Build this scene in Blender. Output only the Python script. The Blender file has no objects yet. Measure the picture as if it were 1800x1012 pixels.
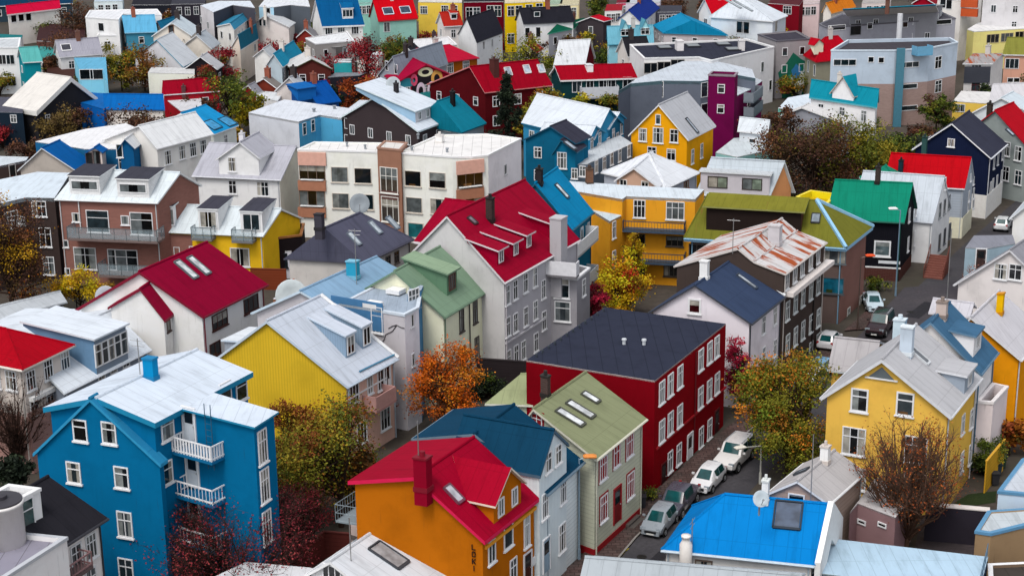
import bpy, bmesh, math, random
from mathutils import Vector, Matrix
# ------------------------------------------------------------------ camera, sky, sun, exposure
R = math.radians
sc = bpy.context.scene
F, HC, YH, ROLL = 2900.0, 50.0, -380.0, -0.012
PITCH = math.atan((506 - YH) / F)
ROT = Matrix.Rotation(math.pi / 2 - PITCH, 3, 'X') @ Matrix.Rotation(ROLL, 3, 'Z')
CAM = Vector((0, 0, HC))
cd = bpy.data.cameras.new('camera'); co = bpy.data.objects.new('camera', cd)
sc.collection.objects.link(co); sc.camera = co
co.matrix_world = Matrix.Translation(CAM) @ ROT.to_4x4()
cd.sensor_fit = 'HORIZONTAL'; cd.sensor_width = 36; cd.lens = 36 * F / 1800
cd.clip_start = 1; cd.clip_end = 6000
SUN_EL, SUN_AZ = 60.0, 205.0            # azimuth clockwise from +Y: behind the camera, to its left
w = bpy.data.worlds.new('World'); sc.world = w; w.use_nodes = True
nt = w.node_tree; bg = nt.nodes['Background']
sky = nt.nodes.new('ShaderNodeTexSky'); sky.sky_type = 'NISHITA'; sky.sun_disc = False
sky.sun_elevation = R(SUN_EL); sky.sun_rotation = R(SUN_AZ); sky.air_density = 1.0; sky.dust_density = 3.0
hs = nt.nodes.new('ShaderNodeHueSaturation'); hs.inputs['Saturation'].default_value = .3
nt.links.new(sky.outputs[0], hs.inputs['Color']); nt.links.new(hs.outputs[0], bg.inputs[0])
bg.inputs[1].default_value = .15
sl = bpy.data.lights.new('sun', 'SUN'); sl.energy = 1.1; sl.angle = R(18); sl.color = (1, .95, .88)
so = bpy.data.objects.new('sun', sl); sc.collection.objects.link(so)
so.rotation_euler = (R(90 - SUN_EL), 0, R(180 - SUN_AZ)); so.location = (0, 0, 200)
sc.view_settings.view_transform = 'Standard'; sc.view_settings.look = 'None'
sc.view_settings.exposure = .35; sc.view_settings.gamma = 1
sc.cycles.max_bounces = 4; sc.cycles.diffuse_bounces = 1; sc.cycles.glossy_bounces = 2
sc.cycles.transparent_max_bounces = 4; sc.cycles.use_denoising = True
RNG = random.Random(7)
UP = Vector((0, 0, 1))

# ------------------------------------------------------------------ picture point -> place
def ray(p):
    return (ROT @ Vector(((p[0] - 900) / F, -(p[1] - 506) / F, -1))).normalized()
def P(p, z=0.0):
    d = ray(p); return CAM + d * ((z - HC) / d.z)
def onplane(p, p0, n):
    d = ray(p); return CAM + d * ((p0 - CAM).dot(n) / d.dot(n))
def flat2(v):
    v = Vector((v.x, v.y, 0)); return v.normalized()

# ------------------------------------------------------------------ materials
MC = {}
def lin(h, k=1.0):
    h = h.lstrip('#'); o = []
    for i in (0, 2, 4):
        c = int(h[i:i + 2], 16) / 255
        c = c / 12.92 if c <= .04045 else ((c + .055) / 1.055) ** 2.4
        o.append(min(.84, max(.0015, c * k)))
    return tuple(o) + (1,)
def base_mat(name, rough=.7, spec=.3):
    m = bpy.data.materials.new(name); m.use_nodes = True
    t = m.node_tree; b = t.nodes['Principled BSDF']
    b.inputs['Roughness'].default_value = rough; b.inputs['Specular IOR Level'].default_value = spec
    return m, t, b
def N(t, kind, **kw):
    n = t.nodes.new(kind)
    for k, v in kw.items():
        if k in n.inputs: n.inputs[k].default_value = v
        else: setattr(n, k, v)
    return n
def mapping(t, scale, src='UV'):
    tc = t.nodes.new('ShaderNodeTexCoord'); mp = t.nodes.new('ShaderNodeMapping')
    mp.inputs['Scale'].default_value = scale
    t.links.new(tc.outputs[src], mp.inputs[0]); return mp.outputs[0]
def noise(t, scale, sc3=(1, 1, 1), detail=4, rough=.55):
    n = N(t, 'ShaderNodeTexNoise', Scale=scale, Detail=detail, Roughness=rough)
    t.links.new(mapping(t, sc3), n.inputs['Vector']); return n.outputs[0]
def ramp(t, f, a, b, ca=(0, 0, 0, 1), cb=(1, 1, 1, 1)):
    r = t.nodes.new('ShaderNodeValToRGB'); e = r.color_ramp.elements
    e[0].position = a; e[0].color = ca; e[1].position = b; e[1].color = cb
    t.links.new(f, r.inputs[0]); return r.outputs[0]
def mix(t, f, a, b, mode='MIX'):
    m = t.nodes.new('ShaderNodeMix'); m.data_type = 'RGBA'; m.blend_type = mode
    if isinstance(f, (int, float)): m.inputs[0].default_value = f
    else: t.links.new(f, m.inputs[0])
    for i, c in ((6, a), (7, b)):
        if isinstance(c, tuple): m.inputs[i].default_value = c
        else: t.links.new(c, m.inputs[i])
    return m.outputs[2]
def lines(t, per, width, axis=0):
    """1 on a thin line every `per` metres along the u (0) or v (1) axis, else 0"""
    sp = t.nodes.new('ShaderNodeSeparateXYZ'); t.links.new(mapping(t, (1, 1, 1)), sp.inputs[0])
    d = N(t, 'ShaderNodeMath', operation='DIVIDE'); d.inputs[1].default_value = per
    t.links.new(sp.outputs[axis], d.inputs[0])
    fr = N(t, 'ShaderNodeMath', operation='FRACT'); t.links.new(d.outputs[0], fr.inputs[0])
    lt = N(t, 'ShaderNodeMath', operation='LESS_THAN'); lt.inputs[1].default_value = width / per
    t.links.new(fr.outputs[0], lt.inputs[0]); return lt.outputs[0]
def bump(t, b, h, strength, dist=.02):
    bp = N(t, 'ShaderNodeBump', Strength=strength, Distance=dist)
    t.links.new(h, bp.inputs['Height']); t.links.new(bp.outputs[0], b.inputs['Normal'])
KW, KR = 1.2, .78
def mwall(h, kind='plain'):
    key = ('w', h, kind)
    if key in MC: return MC[key]
    m, t, b = base_mat('wall_' + kind, .85, .04)
    c = lin(h, KW)
    dark = tuple(x * .74 for x in c[:3]) + (1,); lite = tuple(min(.86, x * 1.08) for x in c[:3]) + (1,)
    base = mix(t, ramp(t, noise(t, .5), .3, .7), c, lite)
    base = mix(t, ramp(t, noise(t, .35, (1, 1, 1), 6, .65), .5, .85), base, dark)
    streak = ramp(t, noise(t, 1.0, (1.6, .2, 1), 5), .6, .95)
    base = mix(t, streak, base, dark)
    base = mix(t, ramp(t, noise(t, 1.9, (1.5, .16, 1), 6, .6), .62, .72, (0, 0, 0, 1), (.55, .55, .55, 1)), base, tuple(x * .6 + .008 for x in c[:3]) + (1,))
    if kind == 'brick':
        br = N(t, 'ShaderNodeTexBrick', Scale=1.0); br.inputs['Color1'].default_value = c
        br.inputs['Color2'].default_value = tuple(x * .75 for x in c[:3]) + (1,)
        br.inputs['Mortar'].default_value = tuple(x * .6 + .05 for x in c[:3]) + (1,)
        br.inputs['Brick Width'].default_value = .5; br.inputs['Row Height'].default_value = .16; br.inputs['Mortar Size'].default_value = .02
        t.links.new(mapping(t, (1, 1, 1)), br.inputs['Vector']); base = mix(t, .6, base, br.outputs[0])
    if kind == 'corr':
        base = mix(t, lines(t, .22, .06), base, tuple(x * .88 for x in c[:3]) + (1,))
        bump(t, b, lines(t, .22, .11), .35, .03)
    elif kind == 'board':
        base = mix(t, lines(t, .3, .05, 1), base, tuple(x * .84 for x in c[:3]) + (1,))
    else:
        bump(t, b, noise(t, 9), .25, .02)
    t.links.new(base, b.inputs['Base Color']); MC[key] = m; return m
def mroof(h, kind='metal'):
    key = ('r', h, kind)
    if key in MC: return MC[key]
    c = lin(h, KR); m, t, b = base_mat('roof_' + kind, .65, .03)
    dark = tuple(x * .62 for x in c[:3]) + (1,); lite = tuple(min(.9, x * 1.1) for x in c[:3]) + (1,)
    base = mix(t, ramp(t, noise(t, .35), .35, .7), c, lite)
    if kind == 'felt':
        base = mix(t, ramp(t, noise(t, .8, (1, 1, 1), 6), .5, 1.0), base, dark)
        base = mix(t, lines(t, 1.1, .05), base, dark); b.inputs['Roughness'].default_value = .85
        bump(t, b, noise(t, 20), .3, .02)
    else:
        base = mix(t, ramp(t, noise(t, .9, (1.6, .3, 1), 7, .65), .5, .86), base, dark)
        s1 = mix(t, .45, base, dark)
        base = mix(t, lines(t, .85, .05), base, s1); base = mix(t, lines(t, 2.6, .05, 1), base, s1)
        ph = noise(t, .42, (1, 1, 1), 1); base = mix(t, ramp(t, ph, .55, .6), base, mix(t, .12, base, lite))
        base = mix(t, ramp(t, noise(t, 1.7, (1.3, .35, 1), 7, .7), .66, .74, (0, 0, 0, 1), (.5, .5, .5, 1)), base, tuple(x * .45 + y for x, y in zip(c[:3], (.07, .04, .03))) + (1,))
        if kind in ('rust', 'moss'):
            rc = (.33, .075, .025, 1) if kind == 'rust' else (.19, .09, .03, 1)
            a = (.51, .57) if kind == 'rust' else (.62, .68)
            base = mix(t, ramp(t, noise(t, .9, (.9, .18, 1), 7, .65), a[0], a[1]), base, rc)
        bump(t, b, lines(t, .28, .1), .5, .025)
    t.links.new(base, b.inputs['Base Color']); MC[key] = m; return m
def mplain(h, k=1.0, rough=.6, spec=.3, metal=0.0, var=.16):
    key = ('p', h, k, rough, metal)
    if key in MC: return MC[key]
    m, t, b = base_mat('paint', rough, spec); c = lin(h, k); b.inputs['Metallic'].default_value = metal
    n = N(t, 'ShaderNodeTexNoise', Scale=2.5, Detail=4.0)
    tc = t.nodes.new('ShaderNodeTexCoord'); t.links.new(tc.outputs['Object'], n.inputs['Vector'])
    t.links.new(mix(t, n.outputs[0], tuple(x * (1 - var) for x in c[:3]) + (1,), tuple(min(.88, x * (1 + var)) for x in c[:3]) + (1,)), b.inputs['Base Color'])
    MC[key] = m; return m
def mclear():
    if 'clear' not in MC:
        m, t, b = base_mat('clear_glass', .08, .5); b.inputs['Base Color'].default_value = (.35, .45, .5, 1); b.inputs['Alpha'].default_value = .3; MC['clear'] = m
    return MC['clear']
def mglass(h, rough=.06):
    key = ('g', h)
    if key in MC: return MC[key]
    m, t, b = base_mat('window_glass', rough, .6); c = lin(h)
    n = N(t, 'ShaderNodeTexNoise', Scale=1.3, Detail=2.0)
    tc = t.nodes.new('ShaderNodeTexCoord'); t.links.new(tc.outputs['Object'], n.inputs['Vector'])
    t.links.new(mix(t, ramp(t, n.outputs[0], .35, .65), tuple(x * .5 for x in c[:3]) + (1,), c), b.inputs['Base Color'])
    MC[key] = m; return m
PANES = ['#15181c', '#101214', '#1d2226', '#17262c', '#2a2c2e', '#0c0d10', '#3a4348', '#5f6566', '#12181d', '#26343a']
WHITE = '#e6e8ee'

# ------------------------------------------------------------------ mesh building
class MB:
    def __init__(s): s.v = []; s.f = []; s.m = []
    def poly(s, pts, m=0):
        i = len(s.v); s.v += [Vector(p) for p in pts]; s.f.append(tuple(range(i, i + len(pts)))); s.m.append(m)
    def mesh(s, vs, fs, m=0):
        i = len(s.v); s.v += [Vector(p) for p in vs]
        for f in fs: s.f.append(tuple(i + k for k in f)); s.m.append(m)
    def box(s, o, X, Y, Z, m=0):
        """box spanned by three edge vectors from the corner o"""
        v = [o, o + X, o + X + Y, o + Y]; v += [p + Z for p in v]
        s.mesh(v, [(0, 3, 2, 1), (4, 5, 6, 7), (0, 1, 5, 4), (1, 2, 6, 5), (2, 3, 7, 6), (3, 0, 4, 7)], m)
    def cbox(s, c, X, Y, Z, m=0): s.box(c - X / 2 - Y / 2, X, Y, Z, m)
    def bar(s, a, b, r, m=0, n=5, r2=None):
        a = Vector(a); b = Vector(b); d = (b - a)
        if d.length < 1e-6: return
        d.normalize(); u = d.cross(UP if abs(d.z) < .9 else Vector((1, 0, 0))).normalized(); v = d.cross(u)
        r2 = r if r2 is None else r2; vs = []
        for q, rr in ((a, r), (b, r2)):
            for k in range(n):
                t = 2 * math.pi * k / n; vs.append(q + (u * math.cos(t) + v * math.sin(t)) * rr)
        fs = [(k, (k + 1) % n, n + (k + 1) % n, n + k) for k in range(n)] + [tuple(range(n - 1, -1, -1)), tuple(range(n, 2 * n))]
        s.mesh(vs, fs, m)
    def lathe(s, o, prof, n=12, m=0, ax=None):
        ax = ax or UP; u = ax.cross(Vector((1, 0, 0)) if abs(ax.x) < .8 else Vector((0, 1, 0))).normalized(); v = ax.cross(u); vs = []
        for r, h in prof:
            for k in range(n):
                t = 2 * math.pi * k / n; vs.append(o + ax * h + (u * math.cos(t) + v * math.sin(t)) * max(r, .001))
        fs = []
        for j in range(len(prof) - 1):
            for k in range(n): fs.append((j * n + k, j * n + (k + 1) % n, (j + 1) * n + (k + 1) % n, (j + 1) * n + k))
        fs += [tuple(range(n - 1, -1, -1)), tuple(range((len(prof) - 1) * n, len(prof) * n))]
        s.mesh(vs, fs, m)
    def build(s, name, mats, parent=None, off=None, smooth=False, recalc=True):
        off = off if off is not None else Vector((0, 0, 0))
        me = bpy.data.meshes.new(name); me.from_pydata([tuple(p - off) for p in s.v], [], s.f)
        for m in (mats if isinstance(mats, (list, tuple)) else [mats]): me.materials.append(m)
        me.polygons.foreach_set('material_index', s.m)
        if recalc:
            bm = bmesh.new(); bm.from_mesh(me); bmesh.ops.recalc_face_normals(bm, faces=bm.faces); bm.to_mesh(me); bm.free()
        uv = me.uv_layers.new(name='uv').data
        for p in me.polygons:
            n = p.normal
            u = Vector((1, 0, 0)) if abs(n.z) > .999 else UP.cross(n).normalized()
            v = n.cross(u)
            for li in p.loop_indices:
                q = me.vertices[me.loops[li].vertex_index].co + off; uv[li].uv = (q.dot(u), q.dot(v))
        if smooth: me.polygons.foreach_set('use_smooth', [True] * len(me.polygons))
        o = bpy.data.objects.new(name, me); sc.collection.objects.link(o)
        if parent: o.parent = parent
        else: o.location = off
        return o
def tag(o, label=None, cat=None, group=None, kind=None):
    if label: o['label'] = label
    if cat: o['category'] = cat
    if group: o['group'] = group
    if kind: o['kind'] = kind
    return o
def empty(name, loc, label, cat, group=None):
    o = bpy.data.objects.new(name, None); sc.collection.objects.link(o); o.location = loc; o.empty_display_size = .5
    return tag(o, label, cat, group)

# ------------------------------------------------------------------ houses
class Base:
    def common(s, name, label, cat, group, parent, ctr):
        s.parent = parent
        if parent: s.root = parent.root; s.off = parent.off
        else: s.off = Vector((ctr.x, ctr.y, 0)); s.root = empty(name, s.off, label, cat, group)
        s.dist = (Vector((ctr.x, ctr.y, 0)) - CAM).length
    def part(s, mb, name, mats, parent=None, smooth=False):
        return mb.build(name, mats, parent or s.root, s.off, smooth)
    def hit(s, face, p, out=0.0):
        p0, n = s.pl[face]; return onplane(p, p0 + n * out, n)
    def frame(s, c, n, w, h, style, fmat, parent, pane, sill=None, name='window', fw=.1):
        x = UP.cross(n).normalized(); mb = MB(); small = s.dist > 260
        def bx(x0, x1, z0, z1, y0, y1, m=0, b=mb): b.box(c + x * x0 + UP * z0 + n * y0, x * (x1 - x0), n * (y1 - y0), UP * (z1 - z0), m)
        W, Hh = w / 2, h / 2
        bx(-W, -W + fw, -Hh, Hh, -.03, .07); bx(W - fw, W, -Hh, Hh, -.03, .07)
        bx(-W + fw, W - fw, Hh - fw, Hh, -.03, .068); bx(-W + fw, W - fw, -Hh, -Hh + fw, -.03, .068)
        t = fw * .72; zt = Hh - h * .34
        if style in ('cross', 'top'): bx(-W + fw, W - fw, zt - t / 2, zt + t / 2, -.03, .06)
        if style == 'cross': bx(-t / 2, t / 2, -Hh + fw, zt - t / 2, -.03, .055); bx(-t / 2, t / 2, zt + t / 2, Hh - fw, -.03, .055)
        if style == 'two': bx(-t / 2, t / 2, -Hh + fw, Hh - fw, -.03, .055)
        if style == 'three':
            for q in (-w / 6, w / 6): bx(q - t / 2, q + t / 2, -Hh + fw, Hh - fw, -.03, .055)
        if style == 'grid':
            bx(-W + fw, W - fw, zt - t / 2, zt + t / 2, -.03, .06)
            for q in (-w / 6, w / 6): bx(q - t / 2, q + t / 2, -Hh + fw, Hh - fw, -.03, .055)
        pm = MB()
        gm = mglass(pane if isinstance(pane, str) else RNG.choice(PANES))
        tgt = mb if small else pm; mi = 1 if small else 0
        bx(-W + fw * .9, W - fw * .9, -Hh + fw * .9, Hh - fw * .9, -.02, .02, mi, tgt)
        if sill: bx(-W - .08, W + .08, -Hh - .1, -Hh + .005, -.02, .14)
        o = s.part(mb, name, [fmat, gm], parent)
        if not small:
            q = RNG.random()
            if q < .2: bx(-W + fw, -W * .3, -Hh + fw, Hh - fw, .012, .024, 1, pm); bx(W * .35, W - fw, -Hh + fw, Hh - fw, .012, .024, 1, pm)
            elif q < .34: bx(-W + fw, W - fw, Hh * RNG.uniform(-.1, .5), Hh - fw, .012, .024, 1, pm)
            elif q < .46: bx(-W + fw, -W * RNG.uniform(-.2, .3), -Hh + fw, Hh - fw, .012, .024, 1, pm)
            elif q < .6: bx(-W * .5, W * RNG.uniform(0, .5), -Hh + fw, -Hh + fw + h * RNG.uniform(.1, .22), .012, .024, 2, pm)
            s.part(pm, 'pane', [gm, mglass(RNG.choice(['#8d9290', '#a8a49a', '#6f7678', '#b8b4aa'])), mglass(RNG.choice(['#6a4a2a', '#3a4a2a', '#7a3020']))], o)
        return o
    nwin = 0
    def win(s, face, w, h, pts, style='cross', frame=WHITE, pane=None, sill=True, name='window', fw=.085, trim=None):
        s.nwin += 1
        p0, n = s.pl[face]; out = []
        for p in pts:
            c = s.hit(face, p)
            if trim:
                x = UP.cross(n).normalized(); mb = MB()
                mb.box(c - x * (w / 2 + .14) - UP * (h / 2 + .16) - n * .02, x * (w + .28), n * .05, UP * (h + .3))
                s.part(mb, 'window_surround', mplain(trim, KW * .9))
            out.append(s.frame(c, n, w, h, style, mplain(frame, 1.0), None, pane, sill and s.dist < 230, name, fw))
        return out
    def door(s, face, w, h, p, col='#6a1014', frame=WHITE, glass=False):
        p0, n = s.pl[face]; c = s.hit(face, p); x = UP.cross(n).normalized(); mb = MB()
        def bx(b, x0, x1, z0, z1, y0, y1, m=0): b.box(c + x * x0 + UP * z0 + n * y0, x * (x1 - x0), n * (y1 - y0), UP * (z1 - z0), m)
        W, Hh = w / 2, h / 2
        bx(mb, -W - .1, -W, -Hh, Hh + .1, -.03, .09, 1); bx(mb, W, W + .1, -Hh, Hh + .1, -.03, .09, 1); bx(mb, -W, W, Hh, Hh + .1, -.03, .088, 1)
        bx(mb, -W, W, -Hh, Hh, -.02, .04, 0)
        if s.dist < 230:
            for q in (-.5, .5):
                bx(mb, W * q - W * .32, W * q + W * .32, -Hh * .85, -Hh * .1, .04, .055)
        o = s.part(mb, 'door', [mplain(col, KW), mplain(frame, 1.0)])
        if s.dist < 260:
            g = MB(); g.box(c - x * W * .7 + UP * (Hh * (.1 if not glass else -.7)) + n * .03, x * W * 1.4, n * .02, UP * (Hh * (.72 if not glass else 1.5))); s.part(g, 'pane', mglass('#1c2226'), o)
            k = MB(); k.bar(c + x * W * .75 + n * .06 - UP * .05, c + x * W * .75 + n * .12 - UP * .05, .04); s.part(k, 'handle', mplain('#b0b0b0'), o)
        return o
    def block(s, face, p, w, h, d, col, name='panel', z0=-.03, kind=None):
        """box of w x h proud of a wall by d, centred on picture point p of the wall plane"""
        p0, n = s.pl[face]; c = s.hit(face, p); x = UP.cross(n).normalized(); mb = MB()
        mb.box(c - x * w / 2 - UP * h / 2 + n * z0, x * w, n * (d - z0), UP * h)
        return s.part(mb, name, mwall(col, kind) if kind else mplain(col, KW))
    def strip(s, face, a, b, h, d, col, name='ledge', out=0.0):
        """horizontal band on a wall from picture point a to b (its middle line)"""
        p0, n = s.pl[face]; A = s.hit(face, a); B = s.hit(face, b); z = (A.z + B.z) / 2; x = UP.cross(n).normalized()
        if (B - A).dot(x) < 0: A, B = B, A
        L = (B - A).dot(x); mb = MB(); A = Vector((A.x, A.y, z))
        mb.box(A - UP * h / 2 - n * .03, x * L, n * (d + .03), UP * h)
        return s.part(mb, name, mplain(col, KW))
    def balcony(s, face, a, b, depth, rail, style='bars', col=WHITE, slab='#8a8a8e', k=1.0, wall=True):
        """a, b: picture points of the two outer floor corners"""
        p0, n = s.pl[face]; A = s.hit(face, a, depth); B = s.hit(face, b, depth); x = UP.cross(n).normalized()
        if (B - A).dot(x) < 0: A, B = B, A
        z = (A.z + B.z) / 2; A = Vector((A.x, A.y, z)); L = (B - A).dot(x)
        mb = MB(); mb.box(A - UP * .2, x * L, -n * depth, UP * .2)
        o = s.part(mb, 'balcony', mplain(slab, KW))
        r = MB(); runs = [(A - n * .05, x, L), (A + x * .04, -n, depth), (A + x * (L - .04), -n, depth)]
        for q, d, ln in runs:
            pd = UP.cross(d)
            if style == 'solid': r.box(q - pd * .04, d * ln, pd * .08, UP * rail)
            elif style == 'glass':
                r.box(q - pd * .015 + UP * .08, d * ln, pd * .03, UP * (rail - .1), 1); r.box(q - pd * .03 + UP * rail, d * ln, pd * .06, UP * .06)
                for i in range(int(ln / 1.3) + 2): r.box(q + d * min(ln - .04, i * 1.3) - pd * .03, d * .04, pd * .06, UP * rail)
            else:
                for zz in (.08, rail - .09): r.box(q - pd * .035 + UP * zz, d * ln, pd * .07, UP * .09)
                st = .24 if style == 'bars' else .3; wd = .13 if style == 'bars' else .03; k_ = 0
                while k_ * st < ln: r.box(q + d * (k_ * st) - pd * .02, d * min(wd, ln - k_ * st), pd * .04, UP * (rail - .02)); k_ += 1
        s.part(r, 'railing', [mplain(col, k), mclear()], o)
        return o
    def chim(s, base, w, d, h, col, cap=None, kind='plain', sink=1.0, pot=True, parent=None):
        """chimney on a 3D point"""
        X = s.t; Y = s.vh; mb = MB(); c = base - UP * sink; w *= .66; d *= .66; h *= .85
        mb.cbox(c, X * w, Y * d, UP * (h + sink), 0)
        mb.cbox(base + UP * h, X * (w + .1), Y * (d + .1), UP * .12, 1)
        if pot: mb.lathe(base + UP * (h + .14), [(w * .22, 0), (w * .2, .3), (w * .14, .3)], 8, 1)
        if s.dist < 200: mb.cbox(base - UP * .12, X * (w + .1), Y * (d + .1), UP * .3, 1)
        return s.part(mb, 'chimney', [mwall(col, kind), mplain(cap or col, KW * .8)], parent or s.roofo)
    def antenna(s, base, h, bars=3, parent=None):
        mb = MB(); mb.bar(base - UP * .3, base + UP * h, .035)
        for i in range(bars):
            z = h - .15 - i * .35; q = base + UP * z; mb.bar(q - s.t * (.55 - .08 * i), q + s.t * (.55 - .08 * i), .02)
        return s.part(mb, 'antenna', mplain('#9a9a9a', 1.0, .4, .5, .6), parent or s.roofo)
    def gutter(s, a, b, z0=0.0, pipe=True, col='#d0d2d6', ends=(1,)):
        mb = MB(); mb.bar(a - UP * .06, b - UP * .06, .075, 0, 6); s.part(mb, 'gutter', mplain(col))
class House(Base):
    def __init__(s, name, label, cat, wall, roof, prof, C, ze, zb=None, oh=.3, rt=.16, base=-.3, hip=None, wk='plain', rk='metal',
                 trim=None, parent=None, plane=None, depth=None, group=None, gut=True, plinth=None, walls=None, wside=None):
        zb = ze if zb is None else zb
        if prof[0] == 'E':                    # seen from its eave: near eave corner, ridge point above it, slope
            _, Np, q, m_ = prof; b = P(Np, ze); c = P(C, ze); e = flat2(c - b); nn = UP.cross(e)
            if nn.dot(b - CAM) < 0: nn = -nn
            d = ray(q); k = (ze - CAM.z + m_ * (CAM - b).dot(nn)) / (d.z - m_ * d.dot(nn)); r_ = CAM + d * k
            a = b + Vector((r_.x - b.x, r_.y - b.y, 0)) * 2; a.z = ze; t = flat2(b - a); vec = Vector((c.x - b.x, c.y - b.y, 0)); pts = [a, r_, b]
        elif plane:
            par, face, out = plane; p0, n = par.pl[face]; p0 = p0 + n * out
            pts = [onplane(p, p0, n) for p in prof]; a, b = pts[0], pts[-1]
            t = flat2(b - a); vec = -n * depth
        else:
            a = P(prof[0], ze); b = P(prof[-1], zb); c = P(C, zb)
            t = flat2(b - a); vec = Vector((c.x - b.x, c.y - b.y, 0)); nn = UP.cross(t)
            pts = [a] + [Vector((a.x + (b.x - a.x) * p[1], a.y + (b.y - a.y) * p[1], ze + p[2])) if p[0] == 'h' else onplane(p, a, nn) for p in prof[1:-1]] + [b]
        L = vec.length; vh = vec.normalized(); nf = UP.cross(t)
        if nf.dot(vh) > 0: nf = -nf
        ns = UP.cross(vh)
        if ns.dot(t) < 0: ns = -ns
        s.t, s.vh, s.L, s.vec, s.pts, s.nf = t, vh, L, vec, pts, nf
        ctr = (a + b) / 2 + vec / 2
        s.common(name, label, cat, group, parent, ctr); s.ze = min(pts[0].z, pts[-1].z)
        a0 = pts[0]; sz = [((q - a0).dot(t), q.z) for q in pts]; S = sz[-1][0]
        def zat(x):
            for (x0, z0), (x1, z1) in zip(sz, sz[1:]):
                if x0 - 1e-6 <= x <= x1 + 1e-6: return z0 + (z1 - z0) * (x - x0) / max(1e-6, x1 - x0)
            return sz[-1][1]
        at = lambda x, z, e: Vector((a0.x, a0.y, 0)) + t * x + vh * e + UP * z
        oh = min(oh, S * .12); ins = oh
        low = min(sz[0][1], sz[-1][1])
        wp = [(oh, zat(oh))] + [q for q in sz[1:-1] if oh < q[0] < S - oh] + [(S - oh, zat(S - oh))]
        if hip: wp = [(oh, sz[0][1] + .02), (S - oh, sz[-1][1] + .02)]
        wp = [(x, z - rt * .6) for x, z in wp]
        # walls
        wm = MB(); top = wp
        for k, e in enumerate((ins, L - ins)):
            wm.poly([at(x, base, e) for x in (wp[-1][0], wp[0][0])] + [at(x, z, e) for x, z in top], 1 if (k == 0 and wside) else 0)
        for x, z in (wp[0], wp[-1]):
            wm.poly([at(x, base, ins), at(x, base, L - ins), at(x, z, L - ins), at(x, z, ins)], 0)
        for (x0, z0), (x1, z1) in zip(wp, wp[1:]): wm.poly([at(x0, z0, ins), at(x1, z1, ins), at(x1, z1, L - ins), at(x0, z0, L - ins)], 0)
        wm.poly([at(wp[0][0], base, ins), at(wp[-1][0], base, ins), at(wp[-1][0], base, L - ins), at(wp[0][0], base, L - ins)])
        s.wallo = s.part(wm, 'wall', [mwall(wall, wk), mwall(wside or wall, wk)])
        s.pl = {'f': (at(0, 0, ins), nf), 'k': (at(0, 0, L - ins), -nf), 's': (at(S - oh, 0, 0), ns), 'l': (at(oh, 0, 0), -ns)}
        # roof
        rm = MB(); n = len(sz); i0, i1 = hip or (0, 0)
        ee = lambda j: (0 if j in (0, n - 1) else i0, L - (0 if j in (0, n - 1) else i1))
        T = [[at(x, z, ee(j)[q]) for j, (x, z) in enumerate(sz)] for q in (0, 1)]
        B = [[p - UP * rt for p in r] for r in T]
        for j in range(n - 1):
            rm.poly([T[0][j], T[0][j + 1], T[1][j + 1], T[1][j]], 0); rm.poly([B[0][j], B[0][j + 1], B[1][j + 1], B[1][j]], 1)
            for q in (0, 1):
                if not hip: rm.poly([T[q][j], T[q][j + 1], B[q][j + 1], B[q][j]], 1)
        for q in (0, 1):
            if hip:
                if n > 2: rm.poly(T[q], 0)
                rm.poly([T[q][0], T[q][-1], B[q][-1], B[q][0]], 1)
            for j in (0, n - 1):
                if q == 0: rm.poly([T[0][j], T[1][j], B[1][j], B[0][j]], 1)
        for j in range(1, n - 1):
            rm.bar(T[0][j] + UP * .0, T[1][j] + UP * .0, .11, 0, 6)
            if hip:
                for q, hh in ((0, i0), (1, i1)):
                    if hh:
                        for jj in (0, n - 1): rm.bar(T[q][jj], T[q][j], .08, 0, 5)
        s.tr = trim or WHITE
        s.roofo = s.part(rm, 'roof', [mroof(roof, rk), mplain(s.tr, 1.0)])
        s.T, s.at, s.S, s.sz = T, at, S, sz
        s.rp = []
        for j in range(n - 1):
            nrm = (pts[j + 1] - pts[j]).cross(vh).normalized()
            s.rp.append((pts[j], nrm if nrm.z > 0 else -nrm))
        s.roofc, s.wallc, s.rk, s.wk = roof, wall, rk, wk
        if gut and s.dist < 215 and not parent:
            for j in (0, n - 1):
                e = (-t if j == 0 else t) * .05
                mb = MB(); mb.bar(T[0][j] - UP * .1 + e, T[1][j] - UP * .1 + e, .085, 0, 6); s.part(mb, 'gutter', mplain(s.tr, .9))
            for nrm_, x in ((1, S - oh),):
                for e in (ins + .15, L - ins - .15):
                    mb = MB(); q = at(x, 0, e) + ns * .08; mb.bar(q, q + UP * (sz[-1][1] - .3), .055, 0, 6); s.part(mb, 'downpipe', mplain(s.tr, .75))
        if plinth:
            mb = MB()
            for e, f in ((ins, nf), (L - ins, -nf)): mb.box(at(wp[0][0], base, e) + f * .0, t * (wp[-1][0] - wp[0][0]), f * .05, UP * (.55 - base))
            for x, f in ((wp[0][0], -ns), (wp[-1][0], ns)): mb.box(at(x, base, ins - .05), vh * (L - 2 * ins + .1), f * .05, UP * (.55 - base))
            s.part(mb, 'plinth', mplain(plinth, KW))
    def rhit(s, i, p):
        p0, n = s.rp[i]; return onplane(p, p0, n)
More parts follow.
